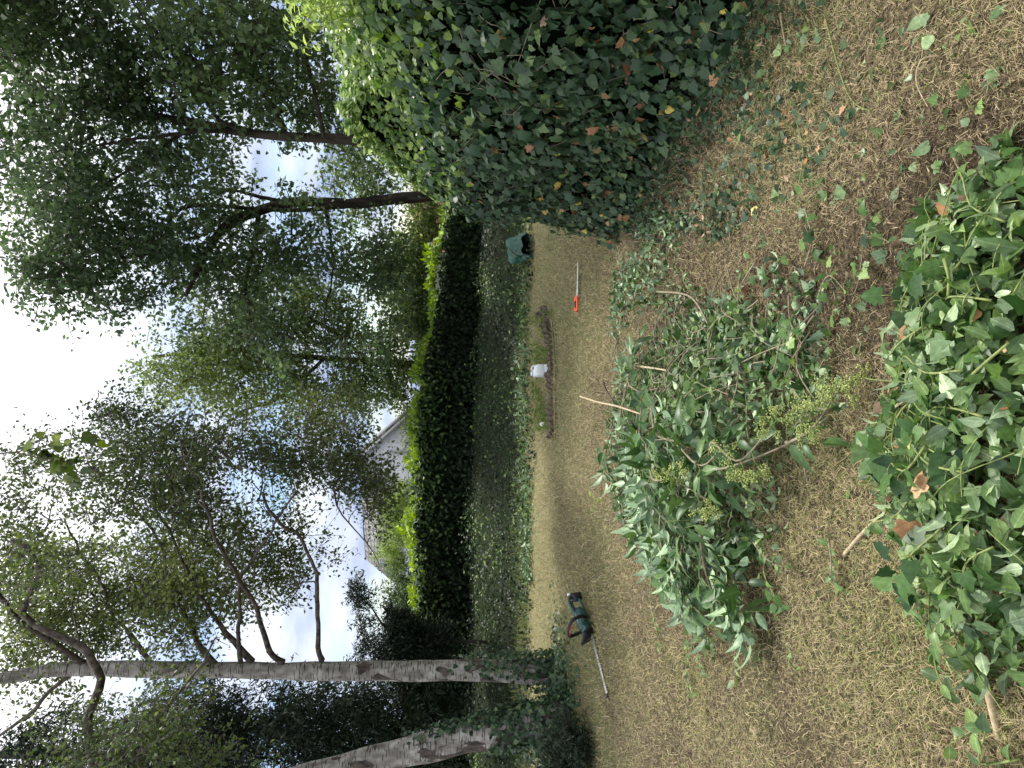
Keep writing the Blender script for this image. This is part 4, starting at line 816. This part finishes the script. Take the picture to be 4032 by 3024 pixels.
# litter spreading around the heap
def scatter_poly(n, poly, xr, yr, dens=None):
    x = R.uniform(*xr, n); y = R.uniform(*yr, n); P = np.stack([x, y, terrain(x, y) + .012], -1); a_, b_ = proj(P); k = inpoly(a_, b_, poly)
    if dens is not None: k &= R.uniform(size=n) < dens(a_, b_, P)
    P = P[k]; P[:, 2] += np.abs(R.normal(0, .012, len(P))); return P
polyB = [(1320, 480), (1325, 800), (1330, 1110), (1420, 1200), (1500, 1420), (1560, 1440), (1530, 1250), (1640, 1200), (1760, 1120), (1740, 1000), (1830, 880), (1790, 700), (1760, 600), (1560, 480), (1400, 450)]
Pl = scatter_poly(40000, polyB, (-2, 2.2), (2.4, 7), lambda a_, b_, P: np.clip(.35 + .35 * noise(P, 5), 0, 1) * np.interp(b_, [450, 560, 1100, 1250, 1450], [1.1, 1.1, .8, .3, .12]))
k = R.uniform(size=len(Pl)) < .6
o = leaf_obj('leaf_litter', [lay(Pl[k], T_OV, .05, terrain, .7, flip=.5)], M_ELD); tag(o, 'loose cut leaves strewn over the grass round the elder heap', 'leaf litter', kind='stuff')
Pl2 = scatter_poly(26000, [(1480, 0), (1320, 450), (1380, 520), (1560, 520), (1850, 300), (1900, 0)], (0, 2.6), (2.0, 7), lambda a_, b_, P: np.interp(a_, [1400, 1560, 1700, 1900], [.8, .6, .3, .12]) * np.clip(.6 + .3 * noise(P, 6), 0, 1))
o = leaf_obj('ground_ivy', [lay(Pl2, T_IVY, .035, terrain, .6, (.1, .9), flip=.05)], M_IVY); tag(o, 'small ivy leaves creeping over the ground below the ivy hedge', 'ground cover', kind='stuff')
Pl3 = scatter_poly(2600, [(1480, 0), (1340, 450), (1380, 520), (1560, 520), (1850, 300), (1800, 0)], (0, 2.6), (2.0, 7), lambda a_, b_, P: 0 * a_ + .28)
o = leaf_obj('dead_leaf_litter', [lay(Pl3, T_OV, .032, terrain, .6)], M_DEAD); tag(o, 'small brown dead leaves in the shade at the foot of the ivy hedge', 'leaf litter', kind='stuff')
Pl4 = scatter_poly(14000, [(1500, 0), (1320, 460), (1500, 900), (1850, 900), (2000, 300), (2212, 200), (2212, 0)], (-1, 2.6), (1.4, 7), lambda a_, b_, P: 0 * a_ + .18)
o = leaf_obj('small_leaf_litter', [lay(Pl4, T_OV, .027, terrain, .8, (0, .8))], M_PRIV); tag(o, 'tiny green leaf scraps dotted over the bare right part of the lawn', 'leaf litter', kind='stuff')
# clipped leaves along the lawn edge by the bank
n = 1100; yy_ = np.concatenate([R.uniform(1010, 1260, 650), R.uniform(560, 1010, 450)]); xx_ = 1141 + R.normal(0, 5, n) + np.interp(yy_, [560, 1000, 1260], [-2, -4, 6]); P = gr(xx_, yy_); P[:, 2] = terrain(P[:, 0], P[:, 1]) + np.abs(R.normal(0, .05, n)) + .01
o = leaf_obj('hedge_clippings', [lay(P, T_OV, .08, terrain, .8, (.2, 1))], M_ELD); tag(o, 'pale clipped laurel leaves lying along the far edge of the lawn', 'clippings', kind='stuff')

# elder branches
def elder(seed, L_=.8, npair=5, flowers=0, flip=.4):
    """built along +x from the cut end, sagging; returns stem, leaf parts, flower parts"""
    rng = np.random.default_rng(seed); q = curve([(0, 0, 0), (L_ * .35, rng.normal(0, .04), .07), (L_ * .7, rng.normal(0, .07), .05), (L_, rng.normal(0, .1), -.03)], 20)
    stem = [tube(q, taper(.008, .003, 20), 7)]; Lf = []; rach = []; fl = []; flst = []
    for i in range(npair * 2):
        t_ = .18 + .8 * (i // 2) / npair; p = np.array([np.interp(t_, np.linspace(0, 1, 20), q[:, k_]) for k_ in range(3)]); sd = 1 if i % 2 else -1
        d = np.array([.75 + rng.normal(0, .2), sd * (.75 + rng.normal(0, .2)), rng.normal(.1, .3)]); d /= np.linalg.norm(d); l_ = rng.uniform(.14, .2)
        rq = curve([p, p + d * l_ * .5 + [0, 0, .01], p + d * l_ + [0, 0, -.05]], 8); rach.append(tube(rq, .0016, 4, cap=False))
        perp = np.cross(d, [0, 0, 1]); perp /= np.linalg.norm(perp); up_ = np.cross(perp, d) + rng.normal(0, .35, 3)
        if rng.uniform() < flip: up_ = -up_
        bp, tp_ = [], []
        for jx, f_ in enumerate((.3, .3, .65, .65, 1.0)):
            pp = np.array([np.interp(f_, np.linspace(0, 1, 8), rq[:, k_]) for k_ in range(3)]); s2 = (0 if f_ == 1.0 else (1 if jx % 2 else -1)); bp.append(pp); tp_.append(d * (.7 if s2 else 1) + perp * s2 * .9 + [0, 0, -.25] + rng.normal(0, .12, 3))
        bp, tp_ = np.array(bp), np.array(tp_); Lf.append(inst(T_LAN, bp, frames(np.tile(up_, (5, 1)) + .25 * rng.normal(size=(5, 3)), tp_), rng.uniform(.09, .14, 5), np.clip(rng.normal(.5, .22, 5), 0, 1), rng.normal(-.2, .2, 5)))
    for k in range(flowers):
        t_ = .45 + .55 * k / max(flowers - 1, 1); p = np.array([np.interp(t_, np.linspace(0, 1, 20), q[:, k_]) for k_ in range(3)]); d = np.array([.8, rng.normal(0, .6), .25]); d /= np.linalg.norm(d); p1 = p + d * .06; flst.append(tube(np.stack([p, p1]), .0016, 4, cap=False))
        for j in range(5):
            dd = d + rng.normal(0, .5, 3); dd /= np.linalg.norm(dd); p2 = p1 + dd * .035; flst.append(tube(np.stack([p1, p2]), .0009, 3, cap=False))
            for m_ in range(3):
                de = dd + rng.normal(0, .5, 3); p3 = p2 + de * .022; flst.append(tube(np.stack([p2, p3]), .0006, 3, cap=False)); m2 = 12; fl.append(p3 + rng.normal(0, .008, (m2, 3)))
    return stem, rach, Lf, fl, flst
OCT = tri_template([(1, 0, 0), (-1, 0, 0), (0, 1, 0), (0, -1, 0), (0, 0, 1), (0, 0, -1)], [(0, 2, 4), (2, 1, 4), (1, 3, 4), (3, 0, 4), (2, 0, 5), (1, 2, 5), (3, 1, 5), (0, 3, 5)])
M_FLO = leaf_mat('elder_bud', [(0, (.2, .26, .06)), (1, (.5, .56, .2))], .6, .1, back=1)
def put_elder(seed, x, y, zoff, ang, tiltv, L_, npair, flowers, label, f=mid_f, group='cut elder branches on the heap', flip=.4):
    p = gr(x, y, .1); z = float(f(p[0], p[1])) + zoff; b = thing('elder_branch', label, 'branch', (p[0], p[1], z), 0, group); b.rotation_euler = (0, tiltv, ang)
    st, ra, Lf, fl, fs = elder(seed, L_, npair, flowers, flip); quads_obj('stem', st, M_GREYS, b); quads_obj('leaf_stalks', ra + fs, M_GSTEM, b); leaf_obj('leaves', Lf, M_ELD, b)
    if fl:
        P = np.concatenate(fl); n_ = len(P); leaf_obj('flower_buds', [inst(OCT, P, np.tile(np.eye(3), (n_, 1, 1)), np.full(n_, .004), R.uniform(0, 1, n_))], M_FLO, b)
    return b
# directions: pi = to the left of the upright view, -pi/2 = towards the camera
PI = math.pi; cntr = 0
el = [(1335, 880, .08, PI + .25, .10, .8, 6, 0), (1350, 950, .1, PI + .55, .12, .8, 6, 0), (1385, 890, .12, PI + .1, .1, .75, 6, 0), (1400, 980, .1, PI + .35, .15, .75, 6, 0), (1440, 930, .12, PI + .6, .15, .8, 6, 0),
      (1345, 820, .06, PI + .35, .05, .7, 5, 0), (1450, 1010, .1, PI + .1, .2, .7, 6, 0), (1490, 960, .12, PI + .9, .15, .65, 5, 0), (1420, 1060, .06, PI + .3, .15, .65, 6, 0), (1480, 1080, .05, PI + .45, .15, .6, 6, 0), (1370, 1010, .08, PI + .3, .15, .65, 6, 0),
      (1500, 880, .12, -PI / 2 - .35, .12, .7, 5, 0), (1540, 960, .1, -PI / 2 + .1, .12, .6, 4, 0), (1540, 1120, .04, PI + .7, .1, .55, 5, 0), (1400, 850, .1, 0.6, .05, .35, 4, 0), (1330, 920, .12, PI - .1, .05, .5, 5, 0), (1380, 1090, .04, PI + .1, .05, .45, 5, 0)]
el += [(1500, 1015, .15, -PI / 2 + .1, .1, .6, 2, 5), (1600, 990, .12, -PI / 2 + .25, .1, .5, 1, 6), (1700, 955, .08, -PI / 2 + .45, .06, .42, 1, 6), (1500, 1150, .03, PI + .5, .05, .5, 6, 0), (1560, 1180, .02, PI + .9, .03, .4, 5, 0), (1440, 1140, .03, PI + .2, .05, .45, 5, 0)]
for i, e_ in enumerate(el):
    lab = 'cut elder branch with drooping pale backed leaves spread over the heap' if e_[7] == 0 else 'cut elder branch with yellow green flower buds hanging off the near side of the heap'
    put_elder(200 + i, *e_, label=lab, group='leafy cut elder branches on the heap' if e_[7] == 0 else 'budding cut elder branches on the heap', flip=.45)

# privet / ivy sprigs as individual things
M_LAURC = leaf_mat('cut_laurel_leaf', [(0, (.015, .05, .012)), (.6, (.03, .09, .02)), (1, (.07, .16, .04))], .35, .2, 'pinnate', .45, back=2.4, bsat=.6)
def sprig(seed, x, y, ang, L_, T_, lf, mat, label, name='cut_sprig', f=None, n_=16, stemmat=None, lift_=.02, group=None, r0=.004, bare=.0, tiltv=0):
    rng = np.random.default_rng(seed); p = gr(x, y, .05); ff = f or terrain; z = float(ff(p[0], p[1])) + lift_; b = thing(name, label, 'sprig', (p[0], p[1], z), 0, group); b.rotation_euler = (0, tiltv, ang)
    q = curve([(0, 0, 0), (L_ * .4, rng.normal(0, .03), .03), (L_ * .75, rng.normal(0, .05), .03), (L_, rng.normal(0, .08), .0)], 16); quads_obj('stem', [tube(q, taper(r0, .0015, 16), 6)], stemmat or M_GSTEM, b)
    tt = np.linspace(.1 + bare, 1, n_); P = np.stack([np.interp(tt, np.linspace(0, 1, 16), q[:, i]) for i in range(3)], -1); sd = np.where(np.arange(n_) % 2, 1., -1.)
    tip = np.stack([.6 + rng.normal(0, .3, n_), sd * (.8 + rng.normal(0, .2, n_)), rng.normal(.1, .35, n_)], -1); st = []
    off = 0.0
    if T_ is T_IVY or T_ is T_HEART:
        u_ = tip / np.linalg.norm(tip, axis=1)[:, None]; P2 = P + u_ * rng.uniform(.02, .05, n_)[:, None] + [0, 0, .01]; quads_obj('leaf_stalks', [tube(curve([P[i], (P[i] + P2[i]) / 2 + [0, 0, .006], P2[i]], 5), .0011, 4, cap=False) for i in range(n_)], M_GSTEM, b); P = P2
    leaf_obj('leaves', [inst(T_, P, frames(.55 * rng.normal(size=(n_, 3)) + [0, 0, 1], tip), lf * rng.uniform(.65, 1.2, n_), np.clip(rng.normal(.55, .25, n_), 0, 1), rng.normal(-.15, .2, n_))], mat, b); return b
# near pile
polyN = [(2212, 330), (2150, 300), (2080, 400), (2000, 440), (1950, 560), (1945, 700), (1930, 830), (1890, 900), (1880, 1010), (1920, 1120), (1970, 1230), (1990, 1330), (2080, 1380), (2100, 1470), (2150, 1480), (2212, 1440)]
CN2 = thing('cuttings_pile', 'heap of large ivy and privet cuttings nearest the camera', 'cuttings', (N1[0], N1[1], 0)); c1_ = np.array([N1[0], N1[1], 0])
Pn = pile_pts(17000, (-1.2, 1.3), (1.1, 2.7), near_f, polyN + [(2400, 1440), (2400, 330)], .11)
k = R.uniform(size=len(Pn)); Pn = Pn[k < .75]; k = R.uniform(size=len(Pn))
Pi = Pn[k < .13]; Ph = Pn[(k >= .13) & (k < .3)]; Pp = Pn[k >= .3]; kk = R.uniform(size=len(Pp)) < .22; Pd = Pn[R.integers(0, len(Pn), 60)] + [0, 0, .012]
leaf_obj('ivy_leaves', [sh(lay(Pi, T_IVY, .062, near_f, .75, (.0, 1)), c1_), sh(lay(Ph, T_HEART, .05, near_f, .75), c1_)], M_CUT, CN2)
leaf_obj('privet_leaves', [sh(lay(Pp[~kk], T_OV, .062, near_f, .85), c1_), sh(lay(Pp[kk], T_LAN, .085, near_f, .6), c1_)], M_PRIV, CN2); leaf_obj('dead_leaves', [sh(lay(Pd, T_HEART, .035, near_f, .8), c1_)], M_DEAD, CN2)
stm = []
for i in range(45):
    q = Pn[R.integers(len(Pn))]; an = R.uniform(0, 6.28); L_ = R.uniform(.08, .3); d = np.array([math.cos(an), math.sin(an), 0]) * L_; p1 = q + d; p1[2] = near_f(p1[0], p1[1]) + R.uniform(0, .04); q[2] = near_f(q[0], q[1])
    pm = (q + p1) / 2 + [0, 0, R.uniform(0, .05)]; stm.append(tube(curve([q, pm, p1], 8) - c1_, R.uniform(.0013, .003), 5, cap=False))
quads_obj('stems', stm, M_GSTEM, CN2)
for i, (x, y, an, L_, T_, lf) in enumerate([(2180, 480, 1.2, .35, T_LAN, .085), (2190, 650, 1.6, .4, T_HEART, .07), (2120, 560, 2.4, .35, T_IVY, .085), (2060, 700, 1.9, .3, T_OV, .06), (2150, 800, 1.5, .38, T_LAN, .08), (2000, 860, 2.6, .3, T_HEART, .06), (2080, 960, 2.0, .3, T_IVY, .08),
      (2150, 1020, 1.3, .35, T_OV, .07), (2000, 1060, 2.9, .3, T_OV, .055), (2100, 1140, 2.6, .35, T_IVY, .075), (2030, 1200, 3.0, .3, T_OV, .055), (2110, 1290, 2.9, .3, T_OV, .06), (2080, 1370, 2.9, .25, T_OV, .06), (1960, 950, 2.2, .25, T_IVY, .075), (2190, 900, 1.8, .3, T_HEART, .075), (2190, 1180, 2.3, .3, T_IVY, .08)]):
    kind_ = {id(T_LAN): 'long leaved', id(T_OV): 'privet', id(T_IVY): 'ivy', id(T_HEART): 'heart leaved ivy'}[id(T_)]
    sprig(400 + i, min(x + 25, 2205), y, an, L_ * .7, T_, lf * .8, M_CUT if (T_ is T_IVY or T_ is T_HEART) else M_PRIV, f'{kind_} sprig lying on top of the nearest heap of cuttings', f=near_f, n_=13, lift_=.012, group=f'{kind_} sprigs on the nearest heap')
# seedling-like sprigs and stray ones
sprig(430, 2196, 1640, .9, .13, T_OV, .06, M_PRIV, 'bright green leafy sprig alone at the lower left corner of the lawn', n_=12, lift_=.02, tiltv=-.45)
sprig(431, 1400, 1230, PI + .2, .5, T_OV, .035, M_PRIV, 'long thin sprig trailing left from the elder heap across the dry grass', n_=16)
sprig(432, 1470, 1300, PI + .4, .5, T_OV, .045, M_PRIV, 'leafy sprig trailing furthest left from the elder heap', n_=22, lift_=.02)
sprig(433, 1560, 1240, PI + .9, .45, T_OV, .045, M_PRIV, 'bent sprig at the near left edge of the elder heap', n_=18)
sprig(434, 1298, 1085, 2.0, .16, T_OV, .05, M_YGREEN, 'small green weed shoot on bare grass left of the elder heap', n_=8, tiltv=-.4)
sprig(435, 1712, 1452, .3, .1, T_OV, .035, M_PRIV, 'tiny two leaf sprig alone on the brown grass', n_=4)
sprig(436, 1640, 1180, PI + .5, .3, T_HEART, .045, M_CUT, 'pale ivy sprig at the near left foot of the elder heap', n_=9)
for i in range(16):
    x = R.uniform(1380, 1760); y = R.uniform(560, 860); sprig(450 + i, x, y, R.uniform(0, 6.28), R.uniform(.2, .4), T_OV if i % 2 else T_IVY, .045, M_PRIV if i % 2 else M_CUT,
       'privet sprig strewn on the right part of the elder heap' if i % 2 else 'ivy sprig strewn on the right part of the elder heap', n_=14, f=mid_f, group='privet sprigs strewn right of the heap' if i % 2 else 'ivy sprigs strewn right of the heap', stemmat=M_GREYS)
for i in range(9):
    sprig(520 + i, R.uniform(1440, 1580), R.uniform(1170, 1330), PI + R.uniform(.1, 1.0), R.uniform(.2, .35), T_OV, .045, M_PRIV, 'privet sprig in the ragged left tail of the elder heap', n_=14, group='privet sprigs in the left tail of the heap', stemmat=M_GREYS)
for i in range(14):
    x = R.uniform(1500, 1780); y = R.uniform(880, 1180); sprig(480 + i, x, y, R.uniform(0, 6.28), R.uniform(.18, .32), T_OV, .045, M_PRIV, 'privet sprig on the near slope of the elder heap', n_=14, f=mid_f, group='privet sprigs on the near slope', stemmat=M_GREYS)

for i, (x, y, an) in enumerate(((1400, 860, PI + .3), (1440, 840, PI + 1.2), (1470, 880, PI + .7), (1390, 820, PI + .1))):
    sprig(540 + i, x, y, an, .38, T_OV, .13, M_LAURC, 'broad dark leaved cut shoot on the far crown of the heap', n_=9, f=mid_f, lift_=.09, group='broad dark leaved shoots on the heap', stemmat=M_GREYS)
# sticks
def stick(pts, r, mat, label, name='stick', z0=.01, side=None):
    q = []
    for (x, y, z) in pts: p = gr(x, y, z); q.append(p)
    q = curve(np.array(q), 16); b = q[0].copy(); parts = [tube(q - b, taper(r, r * .7, 16), 7, .05)]
    o = quads_obj(name, parts, mat); o.location = b; return tag(o, label, 'stick')
stick([(1253, 856, .18), (1290, 868, .2), (1335, 878, .2), (1400, 900, .12)], .009, M_STICK, 'thick pale stripped stick poking out of the far side of the heap')
stick([(1303, 826, .2), (1310, 845, .22), (1325, 866, .24)], .010, M_TWIG, 'short dark cut stick beside the pale one on the heap')
stick([(1365, 789, .15), (1410, 795, .16), (1440, 800, .16)], .008, M_STICK, 'pale cut stick lying across the back right of the heap')
stick([(1822, 1200, .01), (1860, 1155, .02), (1898, 1118, .02)], .0085, M_STICK, 'straight pale stick on bare ground between the two heaps')
stick([(2135, 1490, .05), (2150, 1560, .03), (2168, 1640, .01)], .013, M_STICK, 'stout brown cut branch end sticking out left of the near heap')
stick([(1683, 0, .01), (1690, 60, .02), (1700, 112, .01)], .005, M_STICK, 'thin bare stem on the ground below the ivy hedge')
stick([(1505, 1015, .3), (1570, 1010, .28), (1700, 960, .12), (1790, 900, .03)], .005, M_GREYS, 'long grey bare stem arching over the near side of the heap')
stick([(1340, 1100, .02), (1400, 1180, .02), (1500, 1290, .02), (1560, 1340, .01)], .003, M_STICK, 'long thin straw coloured stem left of the heap')
stick([(1420, 630, .05), (1490, 640, .08), (1530, 700, .06)], .008, M_GREYS, 'crooked grey twig on the right part of the heap')
stick([(2030, 120, .01), (1990, 130, .05), (1980, 180, .04), (2010, 240, .01)], .003, M_STICK, 'thin bent straw stem near the lower right corner')
stick([(1720, 260, .01), (1735, 330, .01), (1725, 400, .01)], .003, M_GSTEM, 'thin green vine stem on the bare lawn at right')
stick([(1780, 30, .01), (1830, 200, .01), (1880, 240, .01)], .0035, M_GSTEM, 'long green vine stem running under the ivy hedge')
stick([(2060, 340, .01), (2090, 400, .02), (2140, 470, .03)], .004, M_STICK, 'pale straight stem at the right edge of the nearest heap')
stick([(2040, 870, .14), (2110, 800, .16), (2180, 740, .14)], .005, M_GSTEM, 'thick yellow green stem lying on the nearest heap')
stick([(1925, 885, .06), (1990, 840, .1), (2060, 800, .14)], .0055, M_STICK, 'pale cut stem poking out at the far edge of the nearest heap')
stick([(2040, 560, .16), (2050, 600, .17), (2048, 640, .16)], .0065, M_GSTEM, 'short fat green stem upright on the nearest heap')

# single leaves: dead and fresh, countable
def one_leaf(T_, x, y, size, mat, label, catg, group=None, f=None, z=.0, tint=.5, name='fallen_leaf', tilt=.35, down=False):
    p = gr(x, y, .0 + z * .8); ff = f or terrain; b = np.array([p[0], p[1], float(ff(p[0], p[1])) + .015 + (z if f is None else .03)])
    nr = R.normal(0, tilt, (1, 3)) + [[0, -.2, 1]]; nr = -nr if down else nr
    o = leaf_obj(name, [inst(T_, np.zeros((1, 3)), frames(nr, R.normal(size=(1, 3))), np.array([size]), np.array([tint]), np.array([R.normal(-.1, .25)]))], mat); o.location = b; return tag(o, label, catg, group)
dead = [(2150, 1060, .075, 'crumpled brown maple leaf on the left part of the nearest heap', near_f), (2095, 1125, .085, 'orange brown dead leaf on the left edge of the nearest heap', near_f), (2040, 700, .07, 'salmon brown dead leaf at the far right of the nearest heap', near_f), (2110, 445, .05, 'dark red dead leaf at the right end of the nearest heap', near_f), (1985, 960, .04, 'small brown leaf in the middle of the nearest heap', near_f),
        (1610, 620, .045, 'small tan dead leaf on litter right of the elder heap', None), (1775, 318, .03, 'tan dead leaf on the bare lawn at right', None), (1830, 230, .035, 'orange dead leaf lying on grass below the hedge', None), (1748, 290, .02, 'small orange leaf near the foot of the ivy hedge', None), (1692, 268, .03, 'light brown leaf near the foot of the ivy hedge', None), (1860, 950, .035, 'brown curled leaf at the far edge of the nearest heap', None)]
for x, y, sz, lab, f in dead: one_leaf(T_IVY, x, y, sz, M_DEAD, lab, 'leaf', f=f, tint=R.uniform(.3, .9), name='dead_leaf')
M_YEL = leaf_mat('yellow_leaf', [(0, (.5, .45, .06)), (1, (.65, .6, .2))], .5, .2, 'palm', back=1.1)
one_leaf(T_IVY, 1622, 457, .05, M_YEL, 'pale yellow ivy leaf fallen on the grass beside the hedge', 'leaf', tint=.8)
one_leaf(T_OV, 2120, 970, .05, M_YEL, 'yellow leaf in the middle of the nearest heap', 'leaf', f=near_f)
fresh = [(1905, 75), (1670, 170), (1800, 195), (1980, 355), (1810, 330), (2130, 245), (1740, 100), (1890, 160), (1700, 300), (1860, 430), (1730, 385), (1840, 560), (1700, 560), (1950, 650), (1790, 740), (1960, 560), (1885, 500), (2110, 60), (1990, 40), (1760, 545), (1900, 290), (1650, 330), (1680, 410), (2160, 150), (2020, 210), (1830, 90), (1780, 620), (1820, 820), (1870, 740), (1840, 1060)]
fresh += [(float(a), float(b)) for a, b in zip(R.uniform(1600, 2190, 70), R.uniform(5, 860, 70)) if a < 2212 - max(0, b - 150) * .55 and a > 1640 - b * .25][:60]
for i, (x, y) in enumerate(fresh):
    one_leaf(T_IVY if i % 3 else T_HEART, x, y, R.uniform(.03, .06), M_CUT, 'fallen green ivy leaf with pointed lobes lying on the bare right part of the lawn' if i % 3 else 'fallen green heart shaped leaf lying on the bare right part of the lawn', 'leaf', 'lobed ivy leaves fallen on the lawn' if i % 3 else 'heart shaped leaves fallen on the lawn', tint=R.uniform(.3, 1), down=R.uniform() < .4)

# a twig of larger leaves hanging close to the camera
p0 = A(-40, 985, 2.3); TW = thing('hanging_twig', 'birch twig with larger leaves hanging into view close to the camera at the top', 'twig', p0)
tq = [curve([p0, A(60, 972, 2.3), A(140, 950, 2.3), A(205, 940, 2.3)], 16), curve([A(60, 972, 2.3), A(110, 1000, 2.32), A(150, 1045, 2.33)], 10), curve([A(30, 976, 2.3), A(90, 990, 2.28), A(170, 1000, 2.28)], 10)]
quads_obj('stem', [tube(q - p0, taper(.0022, .0009, len(q)), 5, cap=False) for q in tq], M_TWIG, TW)
P = np.concatenate([q[3:][R.integers(0, len(q) - 3, 15)] for q in tq]); n = len(P); P = P + R.normal(0, .012, (n, 3)) - p0
leaf_obj('leaves', [inst(T_HEART, P, frames(rvec(n) + [0, -.6, .4], rvec(n) * .6 + [0, 0, -1]), R.uniform(.026, .042, n), R.uniform(.2, .9, n))], M_BIRCH, TW)
